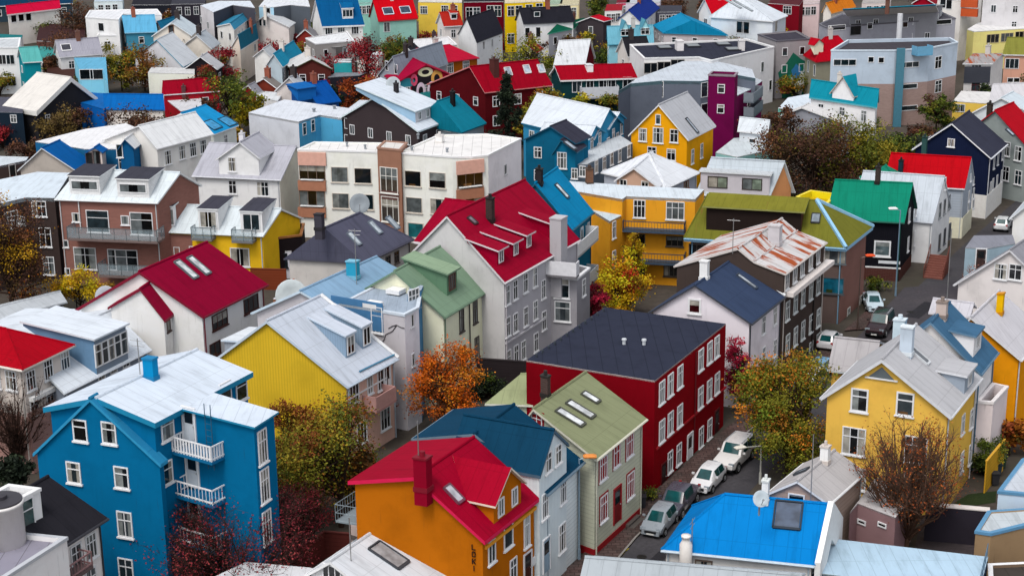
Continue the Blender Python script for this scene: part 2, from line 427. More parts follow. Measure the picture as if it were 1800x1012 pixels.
    def sky(s, i, pts, w=.8, l=1.3, frame='#3c444c', pane='#aeb9c6'):
        p0, n = s.rp[i]; v = s.vh; u = n.cross(v).normalized()
        if u.z > 0: u = -u
        for p in pts:
            c = s.rhit(i, p); mb = MB(); X = v * w; Y = u * l
            for (dx, dy, ww, ll) in ((-w / 2, 0, .1, l), (w / 2, 0, .1, l), (0, -l / 2, w, .1), (0, l / 2, w, .16)):
                mb.box(c + v * (dx - ww / 2) + u * (dy - ll / 2) - n * .03, v * ww, u * ll, n * .17)
            o = s.part(mb, 'skylight', mplain(frame, 1.0), s.roofo)
            g = MB(); g.box(c - X * .45 - Y * .45, X * .9, Y * .9, n * .1); me = s.part(g, 'skylight', [mglass(pane)], s.roofo)
            me.name = 'skylight_pane'
    def chimney(s, i, p, w, d, h, col, cap=None, kind='plain', pot=True):
        return s.chim(s.rhit(i, p), w, d, h, col, cap, kind, 1.0, pot)
    def mast(s, i, p, h, bars=3): return s.antenna(s.rhit(i, p), h, bars)
    def vent(s, i, pts, r=.12, h=.6, col='#8d9298'):
        for p in pts:
            c = s.rhit(i, p); mb = MB(); mb.lathe(c - UP * .1, [(r, 0), (r, h), (r * 1.5, h), (r * 1.4, h + .12), (0, h + .16)], 8); s.part(mb, 'vent_pipe', mplain(col), s.roofo)
    def dormer(s, i, Lp, Rp, h, kind='shed', pitch=.15, wall=None, roof=None, win=None, oh=.18, rise=None, cheek=None, rk=None, trim=None, front=None):
        """dormer standing on roof panel i; Lp, Rp: picture points of its front foot. win=(n, w, h, style)"""
        p0, n = s.rp[i]; a = s.rhit(i, Lp); b = s.rhit(i, Rp)
        dn = flat2(n); m = math.hypot(n.x, n.y) / max(n.z, .05)     # slope of the panel
        x = UP.cross(dn); ctr = (a + b) / 2; wd = max(.8, abs((b - a).dot(x))); z = ctr.z; base = ctr
        A = base - x * wd / 2; Bp = base + x * wd / 2
        wm = MB(); rm = MB(); wl = mwall(cheek or wall or s.wallc, s.wk); fr = mwall(front or wall or s.wallc, s.wk); rf = mroof(roof or s.roofc, rk or s.rk)
        bk = lambda q, d, zz: q - dn * d + UP * zz
        if kind == 'shed':
            bd = h / max(.08, m - pitch)
            bd = min(bd, 9.0)
            for q in (A, Bp): wm.poly([q, bk(q, 0, h), bk(q, bd, h + pitch * bd), bk(q, bd, bd * m)], 1)
            wm.poly([A - UP * .3, Bp - UP * .3, Bp + UP * h, A + UP * h], 0)
            for q in (A, Bp): wm.poly([q - UP * .3, q, bk(q, bd, bd * m), bk(q, bd, bd * m - .3)], 1)
            e = bd + .1
            o = [A - x * oh + dn * oh + UP * (h - pitch * oh), Bp + x * oh + dn * oh + UP * (h - pitch * oh), bk(Bp + x * oh, e, h + pitch * e), bk(A - x * oh, e, h + pitch * e)]
            tp = [q + UP * .14 for q in o]
            rm.poly(tp, 0); rm.poly(o, 1)
            for k in range(4): rm.poly([o[k], o[(k + 1) % 4], tp[(k + 1) % 4], tp[k]], 1)
        else:
            rise = rise if rise is not None else wd * .42
            bd = h / m; br = (h + rise) / m; Mp = base
            for q in (A, Bp): wm.poly([q, bk(q, 0, h), bk(q, bd, bd * m), bk(q, bd, bd * m - .2), q - UP * .3], 1)
            wm.poly([A - UP * .3, Bp - UP * .3, Bp + UP * h, Mp + UP * (h + rise), A + UP * h], 0)
            for q, sg in ((A, -1), (Bp, 1)):
                sl = rise / (wd / 2); E = q + x * sg * oh - UP * (sl * oh)
                o = [E + dn * oh + UP * h, Mp + dn * oh + UP * (h + rise), bk(Mp, br + .1, h + rise), bk(E, bd + .1, h)]
                tp = [p + UP * .13 for p in o]; rm.poly(tp, 0); rm.poly(o, 1)
                for k in range(4): rm.poly([o[k], o[(k + 1) % 4], tp[(k + 1) % 4], tp[k]], 1)
        o = s.part(wm, 'dormer', [fr, wl]); s.part(rm, 'dormer_roof', [rf, mplain(trim or s.tr)], o)
        if win:
            nw, ww, wh, st = win[:4]
            for k in range(nw):
                c = base + x * ((k + .5) / nw - .5) * wd + UP * (h * .52)
                s.frame(c, dn, ww, wh, st, mplain(win[4] if len(win) > 4 else WHITE), o, win[5] if len(win) > 5 else None, False)
        return o
class Flat(Base):
    """flat-roofed block over any outline of picture points at height z; wall faces are numbered by edge"""
    def __init__(s, name, label, cat, wall, roof, px, z, par=.35, rt=.12, base=-.3, wk='plain', rk='felt', trim=None, parent=None, group=None, walls=None, oh=0.0):
        zs = z if isinstance(z, (list, tuple)) else [z] * len(px)
        T = [P(p, q) for p, q in zip(px, zs)]; n = len(T)
        area = sum(T[i].x * T[(i + 1) % n].y - T[(i + 1) % n].x * T[i].y for i in range(n))
        sg = 1 if area > 0 else -1
        ctr = sum(T, Vector()) / n; s.common(name, label, cat, group, parent, ctr)
        s.t = flat2(T[1] - T[0]); s.vh = UP.cross(s.t); s.pl = {}
        wm = MB(); walls = walls or {}; cols = [wall] + list(dict.fromkeys(walls.values())); inn = []
        nrm = []
        for i in range(n):
            d = flat2(T[(i + 1) % n] - T[i]); nrm.append(Vector((d.y, -d.x, 0)) * sg)
        for i in range(n):
            a, b = nrm[i - 1], nrm[i]; k = (a + b); k = k / max(.3, k.length_squared) * 2
            inn.append(k)
        wt = [T[i] - inn[i] * oh for i in range(n)]
        for i in range(n):
            a, b = wt[i], wt[(i + 1) % n]; s.pl[i] = (Vector((a.x, a.y, 0)), nrm[i])
            wm.poly([Vector((a.x, a.y, base)), Vector((b.x, b.y, base)), b - UP * .02, a - UP * .02], cols.index(walls.get(i, wall)))
        wm.poly([q - UP * (par + .02) for q in wt]); wm.poly([Vector((q.x, q.y, base)) for q in wt])
        s.wallo = s.part(wm, 'wall', [mwall(c, wk) for c in cols])
        rm = MB()
        if par > 0:
            I = [T[i] - inn[i] * .24 for i in range(n)]; O = [T[i] + inn[i] * .06 for i in range(n)]
            for i in range(n):
                j = (i + 1) % n; dd = UP * .2
                rm.poly([O[i], O[j], I[j], I[i]], 1); rm.poly([O[i], O[j], O[j] - dd, O[i] - dd], 1)
                rm.poly([O[i] - dd, O[j] - dd, wt[j] - dd, wt[i] - dd], 1); rm.poly([I[i], I[j], I[j] - UP * par, I[i] - UP * par], 2)
            rm.poly([q - UP * par for q in I], 0)
        else:
            b = [q - UP * rt for q in T]; rm.poly([q + UP * .01 for q in T], 0); rm.poly(b, 1)
            for i in range(n):
                j = (i + 1) % n; rm.poly([T[i] + UP * .01, T[j] + UP * .01, b[j], b[i]], 1)
        s.roofo = s.part(rm, 'roof', [mroof(roof, rk), mplain(trim or WHITE), mwall(wall, wk)]); s.z = max(zs) - max(par, 0); s.T = T; s.roofc = roof; s.wallc = wall; s.wk = wk; s.rk = rk
    def chimney(s, p, w, d, h, col, cap=None, kind='plain', pot=True): return s.chim(P(p, s.z), w, d, h, col, cap, kind, .3, pot)
    def mast(s, p, h, bars=3): return s.antenna(P(p, s.z), h, bars)
    def vent(s, pts, r=.15, h=.6, col='#8d9298'):
        for p in pts:
            c = P(p, s.z); mb = MB(); mb.lathe(c - UP * .1, [(r, 0), (r, h), (r * 1.5, h), (r * 1.4, h + .12), (0, h + .16)], 8); s.part(mb, 'vent_pipe', mplain(col), s.roofo)
    def skyl(s, pts, w=1.2, l=1.0, pane='#20252c', frame='#c8ccd2'):
        for p in pts:
            c = P(p, s.z); mb = MB(); mb.cbox(c, s.t * w, s.vh * l, UP * .25, 0); mb.cbox(c + UP * .25, s.t * w * .85, s.vh * l * .85, UP * .03, 1)
            s.part(mb, 'skylight', [mplain(frame), mglass(pane)], s.roofo)
# ------------------------------------------------------------------ trees, cars, lamps, dishes
def face_h(p, base):
    """height above z=0 of picture point p on the upright plane through base facing the camera"""
    n = flat2(CAM - base); return onplane(p, Vector((base.x, base.y, 0)), n).z
def tree(name, label, bp, top, wpx, cols, n=2500, leaf=.22, kind='round', group=None, trunk='#3a2c24', low=.28, clus=60, cat='tree', z0=0.0, seed=None, twig=0):
    rg = random.Random(seed if seed is not None else hash((int(bp[0]), int(bp[1]))) % 9999)
    b = P(bp, z0); dist = (b - CAM).length; Hh = face_h((bp[0], top), b) - z0; W = wpx * dist / F; r = W / 2 * (1.22 if kind not in ('conifer', 'bare') else 1.05)
    root = empty(name, b, label, cat, group); tm = MB()
    lean = Vector((rg.uniform(-.04, .04), rg.uniform(-.04, .04), 1)) * Hh
    tr = max(.07, Hh * .022); segs = 4; pts = [b - UP * .2]
    for i in range(1, segs + 1): pts.append(b + lean * (.82 * i / segs) + Vector((rg.uniform(-.1, .1), rg.uniform(-.1, .1), 0)))
    if kind in ('bare', 'bush'): pts = pts[:3 if kind == 'bare' else 2]
    for i in range(len(pts) - 1): tm.bar(pts[i], pts[i + 1], tr * (1 - .2 * i), 0, 7, tr * (1 - .2 * (i + 1)))
    # clump centres inside an uneven crown
    cs = []; zc = Hh * (low + (1 - low) / 2); rz = Hh * (1 - low) / 2
    lobes = []
    for _ in range(7):
        an = rg.uniform(0, 6.28); q = rg.uniform(.25, .68); lobes.append((Vector((math.cos(an) * q, math.sin(an) * q, rg.uniform(-.75, .62))), rg.uniform(.3, .52)))
    lobes.append((Vector((rg.uniform(-.2, .2), rg.uniform(-.2, .2), .55)), .45))
    while len(cs) < clus:
        v = Vector((rg.uniform(-1, 1), rg.uniform(-1, 1), rg.uniform(-1, 1)))
        if not .2 < v.length < 1: continue
        k = 1.0
        if kind not in ('conifer', 'bare'):
            lc, lr = rg.choice(lobes); v = lc + v * lr
            if kind == 'bush': v.z = v.z * .8 + .1
        if kind == 'conifer':
            f = (v.z + 1) / 2; k *= max(.1, 1.05 - f) * 1.0; v = Vector((v.x * 1.3, v.y * 1.3, v.z))
        if kind == 'bare': k *= .45 + .55 * min(1, (v.z + 1.25) / 1.3)
        cs.append(b + Vector((v.x * r * k, v.y * r * k, zc + v.z * rz * (.9 + .1 * k))))
    lm = MB(); npc = max(4, n // clus); cr = max(.35, W * (.1 if kind != 'conifer' else .06))
    br = MB()
    for c in cs:
        k = rg.uniform(.25, .8) if kind != 'bare' else rg.uniform(.15, .9)
        tz = min((len(pts) - 1.001), k * (len(pts) - 1)); i = int(tz); st = pts[i].lerp(pts[i + 1], tz - i)
        if kind == 'conifer': st = b + lean * min(.95, max(.06, (c.z - b.z) / Hh + .03))
        mid = st.lerp(c, .5) + UP * (.07 * (c - st).length) * (-1 if kind == 'bare' else 1) + Vector((rg.uniform(-.12, .12), rg.uniform(-.12, .12), 0)) * (c - st).length
        r0 = tr * .42
        br.bar(st, mid, r0, 0, 5, r0 * .6); br.bar(mid, c, r0 * .6, 0, 4, r0 * .2)
        for _ in range(twig):
            q = mid.lerp(c, rg.uniform(.2, 1)); d = (c - st).normalized() * .6 + Vector((rg.gauss(0, .5), rg.gauss(0, .5), rg.gauss(.45, .4)))
            e = q + d.normalized() * rg.uniform(.5, 1.0) * cr * 1.5; br.bar(q, e, .022, 0, 3, .008)
            for _k in range(2):
                q2 = q.lerp(e, rg.uniform(.3, .9)); br.bar(q2, q2 + (d.normalized() + Vector((rg.gauss(0, .5), rg.gauss(0, .5), rg.gauss(.2, .4)))) * cr * .55, .014, 0, 3, .006)
        mi = rg.choices(range(len(cols)), [(3, 2, 2, 1, 1, 1, 1)[q] for q in range(len(cols))])[0]
        for _ in range(npc):
            q = c + Vector((rg.gauss(0, cr * .62), rg.gauss(0, cr * .62), rg.gauss(0, cr * .5)))
            a = Vector((rg.gauss(0, 1), rg.gauss(0, 1), rg.gauss(0, .7))).normalized(); d = a.cross(Vector((rg.gauss(0, 1), rg.gauss(0, 1), rg.gauss(0, 1)))).normalized()
            s_ = leaf * rg.uniform(.6, 1.4)
            lm.poly([q - a * s_ * .5, q + d * s_ * .32, q + a * s_ * .55, q - d * s_ * .32], mi if rg.random() < .88 else rg.randrange(len(cols)))
    tm.build('trunk', mplain(trunk, 1.0, .9, .1), root, b)
    br.build('branches', mplain(trunk, 1.0, .9, .1), root, b)
    if n: lm.build('crown', [mleaf(c) for c in cols], root, b, recalc=False)
    return root
def mleaf(h):
    key = ('leaf', h)
    if key in MC: return MC[key]
    m, t, b = base_mat('leaves', .7, .15); c = lin(h, KL)
    n = N(t, 'ShaderNodeTexNoise', Scale=.9, Detail=3.0); tc = t.nodes.new('ShaderNodeTexCoord'); t.links.new(tc.outputs['Object'], n.inputs['Vector'])
    t.links.new(mix(t, ramp(t, n.outputs[0], .3, .7), tuple(x * .5 for x in c[:3]) + (1,), tuple(min(.8, x * 1.3) for x in c[:3]) + (1,)), b.inputs['Base Color'])
    MC[key] = m; return m
KL = 1.35
CARS = {  # stations from the rear: x, z low, z belt, z top, half width, half width top ; flags per gap
    'hatch': (3.75, [(0, .42, .78, .80, .70, .62), (.12, .3, .92, 1.0, .80, .66), (.55, .26, .95, 1.46, .83, .58), (1.5, .24, .95, 1.50, .84, .60), (2.2, .24, .94, 1.44, .84, .58), (2.95, .24, .90, .93, .83, .68), (3.5, .28, .74, .76, .78, .66), (3.75, .36, .62, .63, .64, .58)], .30, .62, 3.02),
    'suv': (4.8, [(0, .5, .95, .97, .86, .76), (.08, .42, 1.12, 1.2, .92, .78), (.2, .4, 1.14, 1.84, .93, .76), (1.8, .38, 1.14, 1.9, .93, .78), (2.7, .38, 1.13, 1.86, .93, .76), (3.2, .38, 1.12, 1.16, .92, .82), (4.55, .42, 1.0, 1.03, .88, .78), (4.8, .5, .84, .85, .78, .72)], .40, .95, 3.85),
    'pickup': (4.9, [(0, .5, .98, .99, .86, .84), (.1, .42, 1.02, 1.03, .90, .86), (1.55, .4, 1.05, 1.06, .90, .86), (1.62, .4, 1.06, 1.72, .90, .68), (2.6, .38, 1.08, 1.76, .90, .70), (3.2, .38, 1.06, 1.70, .90, .68), (3.75, .38, 1.03, 1.06, .90, .76), (4.7, .42, .92, .94, .86, .76), (4.9, .5, .78, .79, .76, .70)], .38, .95, 4.0),
    'sedan': (4.4, [(0, .42, .86, .87, .76, .68), (.15, .3, .96, .98, .84, .70), (.75, .26, .96, 1.02, .86, .66), (1.35, .24, .95, 1.42, .87, .58), (2.3, .24, .94, 1.45, .87, .60), (2.7, .24, .93, 1.38, .87, .58), (3.45, .24, .9, .92, .86, .70), (4.15, .28, .76, .78, .80, .68), (4.4, .36, .62, .63, .66, .60)], .31, .8, 3.6)}
def car(name, label, kind, at, head, col, cat='car', plate=True):
    """at: picture point of its middle on the road; head: picture step from rear to front"""
    L, st, wr, xr, xf = CARS[kind]; o = P(at, .02); q = P((at[0] + head[0], at[1] + head[1]), .02)
    fx = flat2(q - o); fy = UP.cross(fx); root = empty(name, o, label, cat)
    T = lambda x, y, z: o + fx * (x - L / 2) + fy * y + UP * z
    body = MB(); rings = []
    for x, zl, zb, zt, wb, wt in st:
        half = [(wb * .86, zl), (wb * .97, zl + .06), (wb, zl + (zb - zl) * .55), (wb * .965, zb), (wt, zt - .04 if zt - zb > .2 else zt), (wt * .82, zt)]
        rings.append([T(x, y, z) for y, z in half] + [T(x, -y, z) for y, z in reversed(half)])
    n = 12; vs = [p for r in rings for p in r]; fs = []
    for j in range(len(rings) - 1):
        for k in range(n): fs.append((j * n + k, j * n + (k + 1) % n, (j + 1) * n + (k + 1) % n, (j + 1) * n + k))
    fs += [tuple(range(n - 1, -1, -1)), tuple(range((len(rings) - 1) * n, len(rings) * n))]
    body.mesh(vs, fs)
    key = ('car', col)
    if key not in MC:
        m, t, b = base_mat('car_paint', .28, .5); b.inputs['Base Color'].default_value = lin(col, .95); b.inputs['Coat Weight'].default_value = .5; b.inputs['Coat Roughness'].default_value = .08
        nz = N(t, 'ShaderNodeTexNoise', Scale=1.5, Detail=4.0); tc = t.nodes.new('ShaderNodeTexCoord'); t.links.new(tc.outputs['Object'], nz.inputs['Vector'])
        t.links.new(ramp(t, nz.outputs[0], .3, .8, (.22, .22, .22, 1), (.4, .4, .4, 1)), b.inputs['Roughness']); MC[key] = m
    bo = body.build('body', MC[key], root, o); bo.data.polygons.foreach_set('use_smooth', [True] * len(bo.data.polygons)); bo.data.set_sharp_from_angle(angle=R(33))
    gl = mglass('#124c4e'); blk = mplain('#16171a'); chrome = mplain('#c4c8cc', 1.0, .3, .5, .4)
    def pane(nm, a, b, c, d, ins=.07, out=.018):
        ctr = (a + b + c + d) / 4; nn = (b - a).cross(d - a).normalized()
        if nn.dot(ctr - (o + UP * .7)) < 0: nn = -nn
        m = MB(); q = [p.lerp(ctr, ins) + nn * out for p in (a, b, c, d)]; m.poly(q); m.poly([p - nn * .03 for p in q])
        for k in range(4): m.poly([q[k], q[(k + 1) % 4], q[(k + 1) % 4] - nn * .03, q[k] - nn * .03])
        m.build(nm, gl, root, o)
    for j in range(len(st) - 1):
        a, b = st[j], st[j + 1]; ra, rb = rings[j], rings[j + 1]; ha, hb = a[3] - a[2] > .25, b[3] - b[2] > .25
        if ha and hb:
            pane('side_window', ra[3], ra[4], rb[4], rb[3]); pane('side_window', ra[8], ra[7], rb[7], rb[8])
        elif ha or hb:
            pane('windscreen' if ha else 'rear_window', ra[5], rb[5], rb[6], ra[6], .06)
    for x in (xr, xf):
        for sd in (1, -1):
            wbd = st[3][4]; c = T(x, sd * (wbd - .2), wr); ax = fy * sd
            a = MB(); a.lathe(c, [(wr + .07, .14), (wr + .07, .212), (wr - .02, .214)], 16, 0, ax); a.build('wheel_arch', blk, root, o)
            w_ = MB(); w_.lathe(c, [(wr * .9, .0), (wr, .03), (wr, .2), (wr * .9, .235), (wr * .6, .235)], 16, 0, ax); wo = w_.build('wheel', mplain('#141414', 1, .9, .1), root, o)
            r_ = MB(); r_.lathe(c, [(wr * .62, .2), (wr * .62, .245), (wr * .5, .235), (wr * .14, .235), (wr * .1, .25)], 10, 0, ax); r_.build('rim', chrome, wo, o)
    f = st[-2]; z = f[2]
    for sd in (1, -1):
        h = MB(); q = T(f[0] + .02, sd * f[4] * .74, z - .17); h.box(q - fy * .2 - fx * .16 - UP * .03, fx * .33, fy * .4, UP * .19); h.build('headlight', mplain('#8f9aa2', 1, .12, .7), root, o)
        r_ = st[1]; h = MB(); q = T(r_[0] - .08, sd * r_[4] * .82, r_[2] - .2); h.box(q - fy * .1 - fx * .03, fx * .1, fy * .2, UP * .26); h.build('tail_light', mplain('#a01214', 1, .2, .5), root, o)
        m = MB(); k = [i for i in range(len(st) - 1) if st[i][3] - st[i][2] > .25][-1]; q = T(st[k][0] + .25, sd * (st[k][4] + .1), st[k][2] + .06); m.box(q - fy * .1 - fx * .06, fx * .12, fy * .2, UP * .14); m.build('wing_mirror', MC[key], root, o)
    g = MB(); e = st[-1]; g.box(T(e[0] - .1, -.42, e[1] + .0), fx * .14, fy * .84, UP * .2); g.build('grille', blk, root, o)
    b_ = MB(); b_.box(T(e[0] - .2, -e[4] * 1.02, e[1] - .1), fx * .24, fy * e[4] * 2.04, UP * .14); b_.build('bumper', blk if kind in ('suv', 'pickup') else MC[key], root, o)
    if plate:
        pl = MB(); pl.box(T(e[0] + .035, -.26, e[1] - .07), fx * .02, fy * .52, UP * .11); pl.build('number_plate', mplain('#d8d8d4'), root, o)
    if kind in ('suv',):
        rr = MB()
        for sd in (1, -1): rr.bar(T(.5, sd * .66, 1.92), T(2.6, sd * .66, 1.92), .03)
        rr.build('roof_rail', chrome, root, o)
    return root
def lamp(label, base, top, arm=(1, 0), col='#8ea2b0', head='#e8e4da', alen=.9, name='street_lamp', z0=0.0):
    b = P(base, z0); h = face_h((base[0], top), b); root = empty(name, b, label, 'street lamp', 'street lamps')
    p = MB(); p.bar(b, b + UP * h, .075, 0, 8, .05); d = flat2(ROT @ Vector((arm[0], 0, -arm[1])))
    p.bar(b, b + UP * .9, .11, 0, 8, .1); p.build('pole', mplain(col, 1.0, .4, .4, .3), root, b)
    a = MB(); a.bar(b + UP * (h - .05), b + UP * (h + .12) + d * alen, .04); a.build('arm', mplain(col, 1.0, .4, .4, .3), root, b)
    hd = MB(); q = b + UP * (h + .1) + d * (alen + .25); x = UP.cross(d)
    vs = []
    for s_, zz in ((.26, 0), (.3, .1), (.18, .2)):
        vs += [q + d * (sx * s_ * 1.5) + x * (sy * s_ * .75) + UP * zz for sx, sy in ((-1, -1), (1, -1), (1, 1), (-1, 1))]
    hd.mesh(vs, [(0, 3, 2, 1), (8, 9, 10, 11)] + [(j * 4 + k, j * 4 + (k + 1) % 4, j * 4 + 4 + (k + 1) % 4, j * 4 + 4 + k) for j in (0, 1) for k in range(4)])
    hd.build('lamp_head', mplain(head), root, b); return root
def dish(label, c3, r, aim, col='#aeb6bd', stand=None):
    """satellite dish: centre, radius, direction it looks"""
    root = empty('satellite_dish', c3 - UP * (r + .1), label, 'satellite dish', 'satellite dishes on the roofs'); ax = aim.normalized(); m = MB(); off = root.location
    m.lathe(c3, [(.02, -.18 * r), (r * .5, -.12 * r), (r * .85, 0), (r, .1 * r), (r * .97, .12 * r), (r * .5, -.06 * r), (.02, -.13 * r)], 20, 0, ax); m.build('bowl', mplain(col, 1.0), root, off, True)
    s_ = MB(); s_.bar(c3 - ax * r * .18, c3 - ax * (r * .35) - UP * (r * .6), .05); s_.bar(c3 - ax * (r * .35) - UP * (r * .4), c3 - ax * (r * .35) - UP * (r + .6 if stand is None else stand), .06)
    s_.build('mount', mplain('#7c8288'), root, off)
    a = MB(); a.bar(c3 - UP * r * .9 + ax * .1, c3 + ax * r * .9 - UP * r * .15, .025); a.bar(c3 + ax * r * .86 - UP * r * .15, c3 + ax * r * 1.02 - UP * r * .1, .07); a.build('feed_arm', mplain('#8a8e92'), root, off)
    return root
def sheet(name, px, z, mat, kind='structure'):
    m = MB(); m.poly([P(p, z) if len(p) == 2 else Vector(p) for p in px]); o = m.build(name, mat)
    if o.data.polygons[0].normal.z < 0: o.data.flip_normals()
    return tag(o, kind=kind)
def mground(name, a, b, sc_, rough=.95, extra=None):
    m, t, bs = base_mat(name, rough, .2); tc = t.nodes.new('ShaderNodeTexCoord')
    def nz(s, d=6):
        n = N(t, 'ShaderNodeTexNoise', Scale=s, Detail=d, Roughness=.6); t.links.new(tc.outputs['Object'], n.inputs['Vector']); return n.outputs[0]
    c = mix(t, ramp(t, nz(sc_), .4, .62), lin(a), lin(b)); c = mix(t, ramp(t, nz(sc_ * 14), .35, .75), c, tuple(x * .6 for x in lin(a)[:3]) + (1,))
    if extra == 'pave':
        br = N(t, 'ShaderNodeTexBrick', Scale=1.0); br.inputs['Brick Width'].default_value = .6; br.inputs['Row Height'].default_value = .4; br.inputs['Mortar Size'].default_value = .03
        br.inputs['Color1'].default_value = (1, 1, 1, 1); br.inputs['Color2'].default_value = (.6, .55, .55, 1); br.inputs['Mortar'].default_value = (.35, .35, .35, 1)
        t.links.new(mapping(t, (1, 1, 1)), br.inputs['Vector']); c = mix(t, 1.0, c, br.outputs[0], 'MULTIPLY')
    t.links.new(c, bs.inputs['Base Color']); bump(t, bs, nz(sc_ * 30), .4, .03); return m
def wallbox(name, label, cat, a, b, z, h, th, col, kind='plain', group=None, cap=None):
    """upright wall or fence between two picture points of its top edge (at height z)"""
    A = P(a, z); B = P(b, z); x = flat2(B - A); y = UP.cross(x); m = MB(); c = (A + B) / 2; off = Vector((c.x, c.y, 0))
    root = empty(name, off, label, cat, group)
    m.box(A - UP * h - y * th / 2, x * (B - A).length, y * th, UP * h); m.build('panel', mwall(col, kind), root, off)
    k = MB(); k.box(A - y * (th / 2 + .04), x * (B - A).length, y * (th + .08), UP * .08); k.build('coping', mplain(cap or col, KW), root, off)
    return root
# ------------------------------------------------------------------ foreground houses
CREAM = '#e9ddd0'; BLUEW = '#005f8a'
h = House('apartment_building', 'big deep blue apartment house with white roof, front gable and white balconies', 'apartment building', BLUEW, '#dde8f5',
          [(75, 716), (168, 699), (272.5, 743.5)], (445, 653.5), 13.2, trim='#1583ab', rt=.35, gut=False)
bw = Flat(None, None, None, BLUEW, '#dde8f5', [(320, 718.5), (447.5, 751), (490, 723.5), (376, 690)], 13.22, par=0, rk='metal', trim='#1583ab', parent=h, oh=.25)
bw.wallo.name = 'wing_wall'; bw.roofo.name = 'wing_roof'
bg_ = House(None, None, None, BLUEW, '#2b86b4', [(57, 797), (157, 700), (282, 816)], None, 0, parent=h, plane=(h, 'f', .6), depth=.85, trim='#2b90bd', rt=.22, oh=.2, base=-.3)
bg_.wallo.name = 'gable_wall'; bg_.roofo.name = 'gable_roof'
bg_.win('f', 1.05, 1.45, [(141, 756), (192, 760.5), (130, 830), (214, 838.5)], 'top', fw=.09)
bg_.win('f', 1.1, 1.75, [(220, 921)], 'cross'); bg_.win('f', 1.1, 1.7, [(222, 1002)], 'cross')
h.win('s', 1.2, 1.5, [(297, 750), (292, 831), (296, 755)][1:2], 'top'); h.win('s', 1.2, 1.5, [(294, 752), (396, 690), (424, 684)], 'top')
for p in ((333, 746), (339, 828), (342, 905)): bw.door(0, .95, 2.2, p, '#b4bcc4', WHITE)
for a, b, st in (((302, 799), (372, 806), 'bars'), ((306, 874), (374, 883), 'open'), ((311, 955), (378, 964), 'open')): bw.balcony(0, a, b, 1.15, 1.0, st, '#dcdde2', BLUEW, 1.1)
bw.win(1, 1.0, 2.2, [(461, 784), (465, 852), (469, 925)], 'grid')
h.chim(h.rhit(1, (266, 664)), 1.1, .8, 1.5, '#0a78aa', kind='plain', pot=False)
h.mast(1, (246, 655), 2.3, 2)
m = MB()
for q in (-.25, .25):
    c = bw.hit(0, (366, 745), .3); m.bar(c + bw.t * q - UP * 3, c + bw.t * q + UP * 1.3, .03)
for k in range(8): m.bar(c - bw.t * .25 + UP * (-2.8 + k * .4), c + bw.t * .25 + UP * (-2.8 + k * .4), .02)
bw.part(m, 'ladder', mplain('#2a5570'))

h = House('house', 'white house with black roof squeezed before the blue apartment house', 'house', '#d9d2cf', '#2b2a30',
          [(-25, 895), (85, 836), (189, 909)], (100, 966), 8.5, trim='#3a3a40', rt=.2)
h.win('s', 1.0, 1.6, [(160, 959)], 'grid'); h.win('s', 1.0, 1.6, [(134, 978), (160, 1020)], 'cross'); h.balcony('s', (121, 1010), (165, 1003), 1.0, .9, 'rails', '#8a6a6a', '#5a4a4a')
h = Flat('apartment_building', 'white block with lavender flat roof at the lower left corner', 'apartment building', '#e2d6d6', '#9a97a6',
         [(-70, 1052), (-10, 952), (28, 934), (117, 943), (0, 1018)], 9.5, par=.3, trim='#b9bcc2')
h2 = Flat(None, None, None, '#d8d8d8', '#c8c8cc', [(-20, 868), (32, 877), (70, 857), (15, 850)], 11.6, par=.3, trim='#ececf0', parent=h)
h2.wallo.name = 'tower_wall'; h2.roofo.name = 'tower_roof'
m = MB(); c = P((0, 880), 11.8); m.lathe(Vector((c.x, c.y, 0)), [(1.2, 0), (1.2, 11.6), (1.28, 11.6), (1.28, 11.8), (1.1, 11.8), (1.1, 11.7)], 28)
dr = h.part(m, 'stair_drum', mwall('#d6d2d0'), None, True)
m = MB(); m.lathe(Vector((c.x, c.y, 11.76)), [(1.22, 0), (1.22, .14), (.4, .2), (.4, .4), (.1, .46)], 24); h.part(m, 'drum_roof', mplain('#3c3a40'), dr)
h2.win(1, 1.3, 2.0, [(46, 906)], 'top', WHITE, '#1c4a4a')

h = House('cafe_house', 'orange cafe house with crimson roof and tall letters on its gable', 'house', '#a45a0a', '#a2002a',
          [(611, 845), (728.5, 838), (852, 951)], (950, 873), 9.6, 7.0, trim='#d1124a', rt=.25, gut=False)
h.dormer(1, (866, 918), (918, 885), 1.45, 'gable', rise=1.5, wall='#a45a0a', roof='#a40028', win=(2, .75, 1.2, 'two'), oh=.3, trim='#e8d8c8')
h.chimney(1, (744, 858), 1.25, 1.0, 2.3, '#7c0620', pot=True); h.mast(1, (737, 850), 4.0, 0)
h.sky(1, [(797, 868)], .7, 1.3, '#6a4050', '#c0c0c8')
h.win('s', 1.15, 1.6, [(893, 941)], 'plain'); h.win('s', .9, 1.5, [(864, 969)], 'two'); h.win('s', .8, 2.3, [(925.5, 931)], 'grid')
h.win('s', .9, 1.7, [(902, 1002)], 'cross')
h.door('s', .9, 2.1, (927, 998), '#3a1408'); h.block('s', (938, 985), .45, .6, .05, '#e8e4dc', 'menu_board')
h.strip('s', (852, 962), (948, 885), .22, .12, '#d08a20', 'eave_trim')
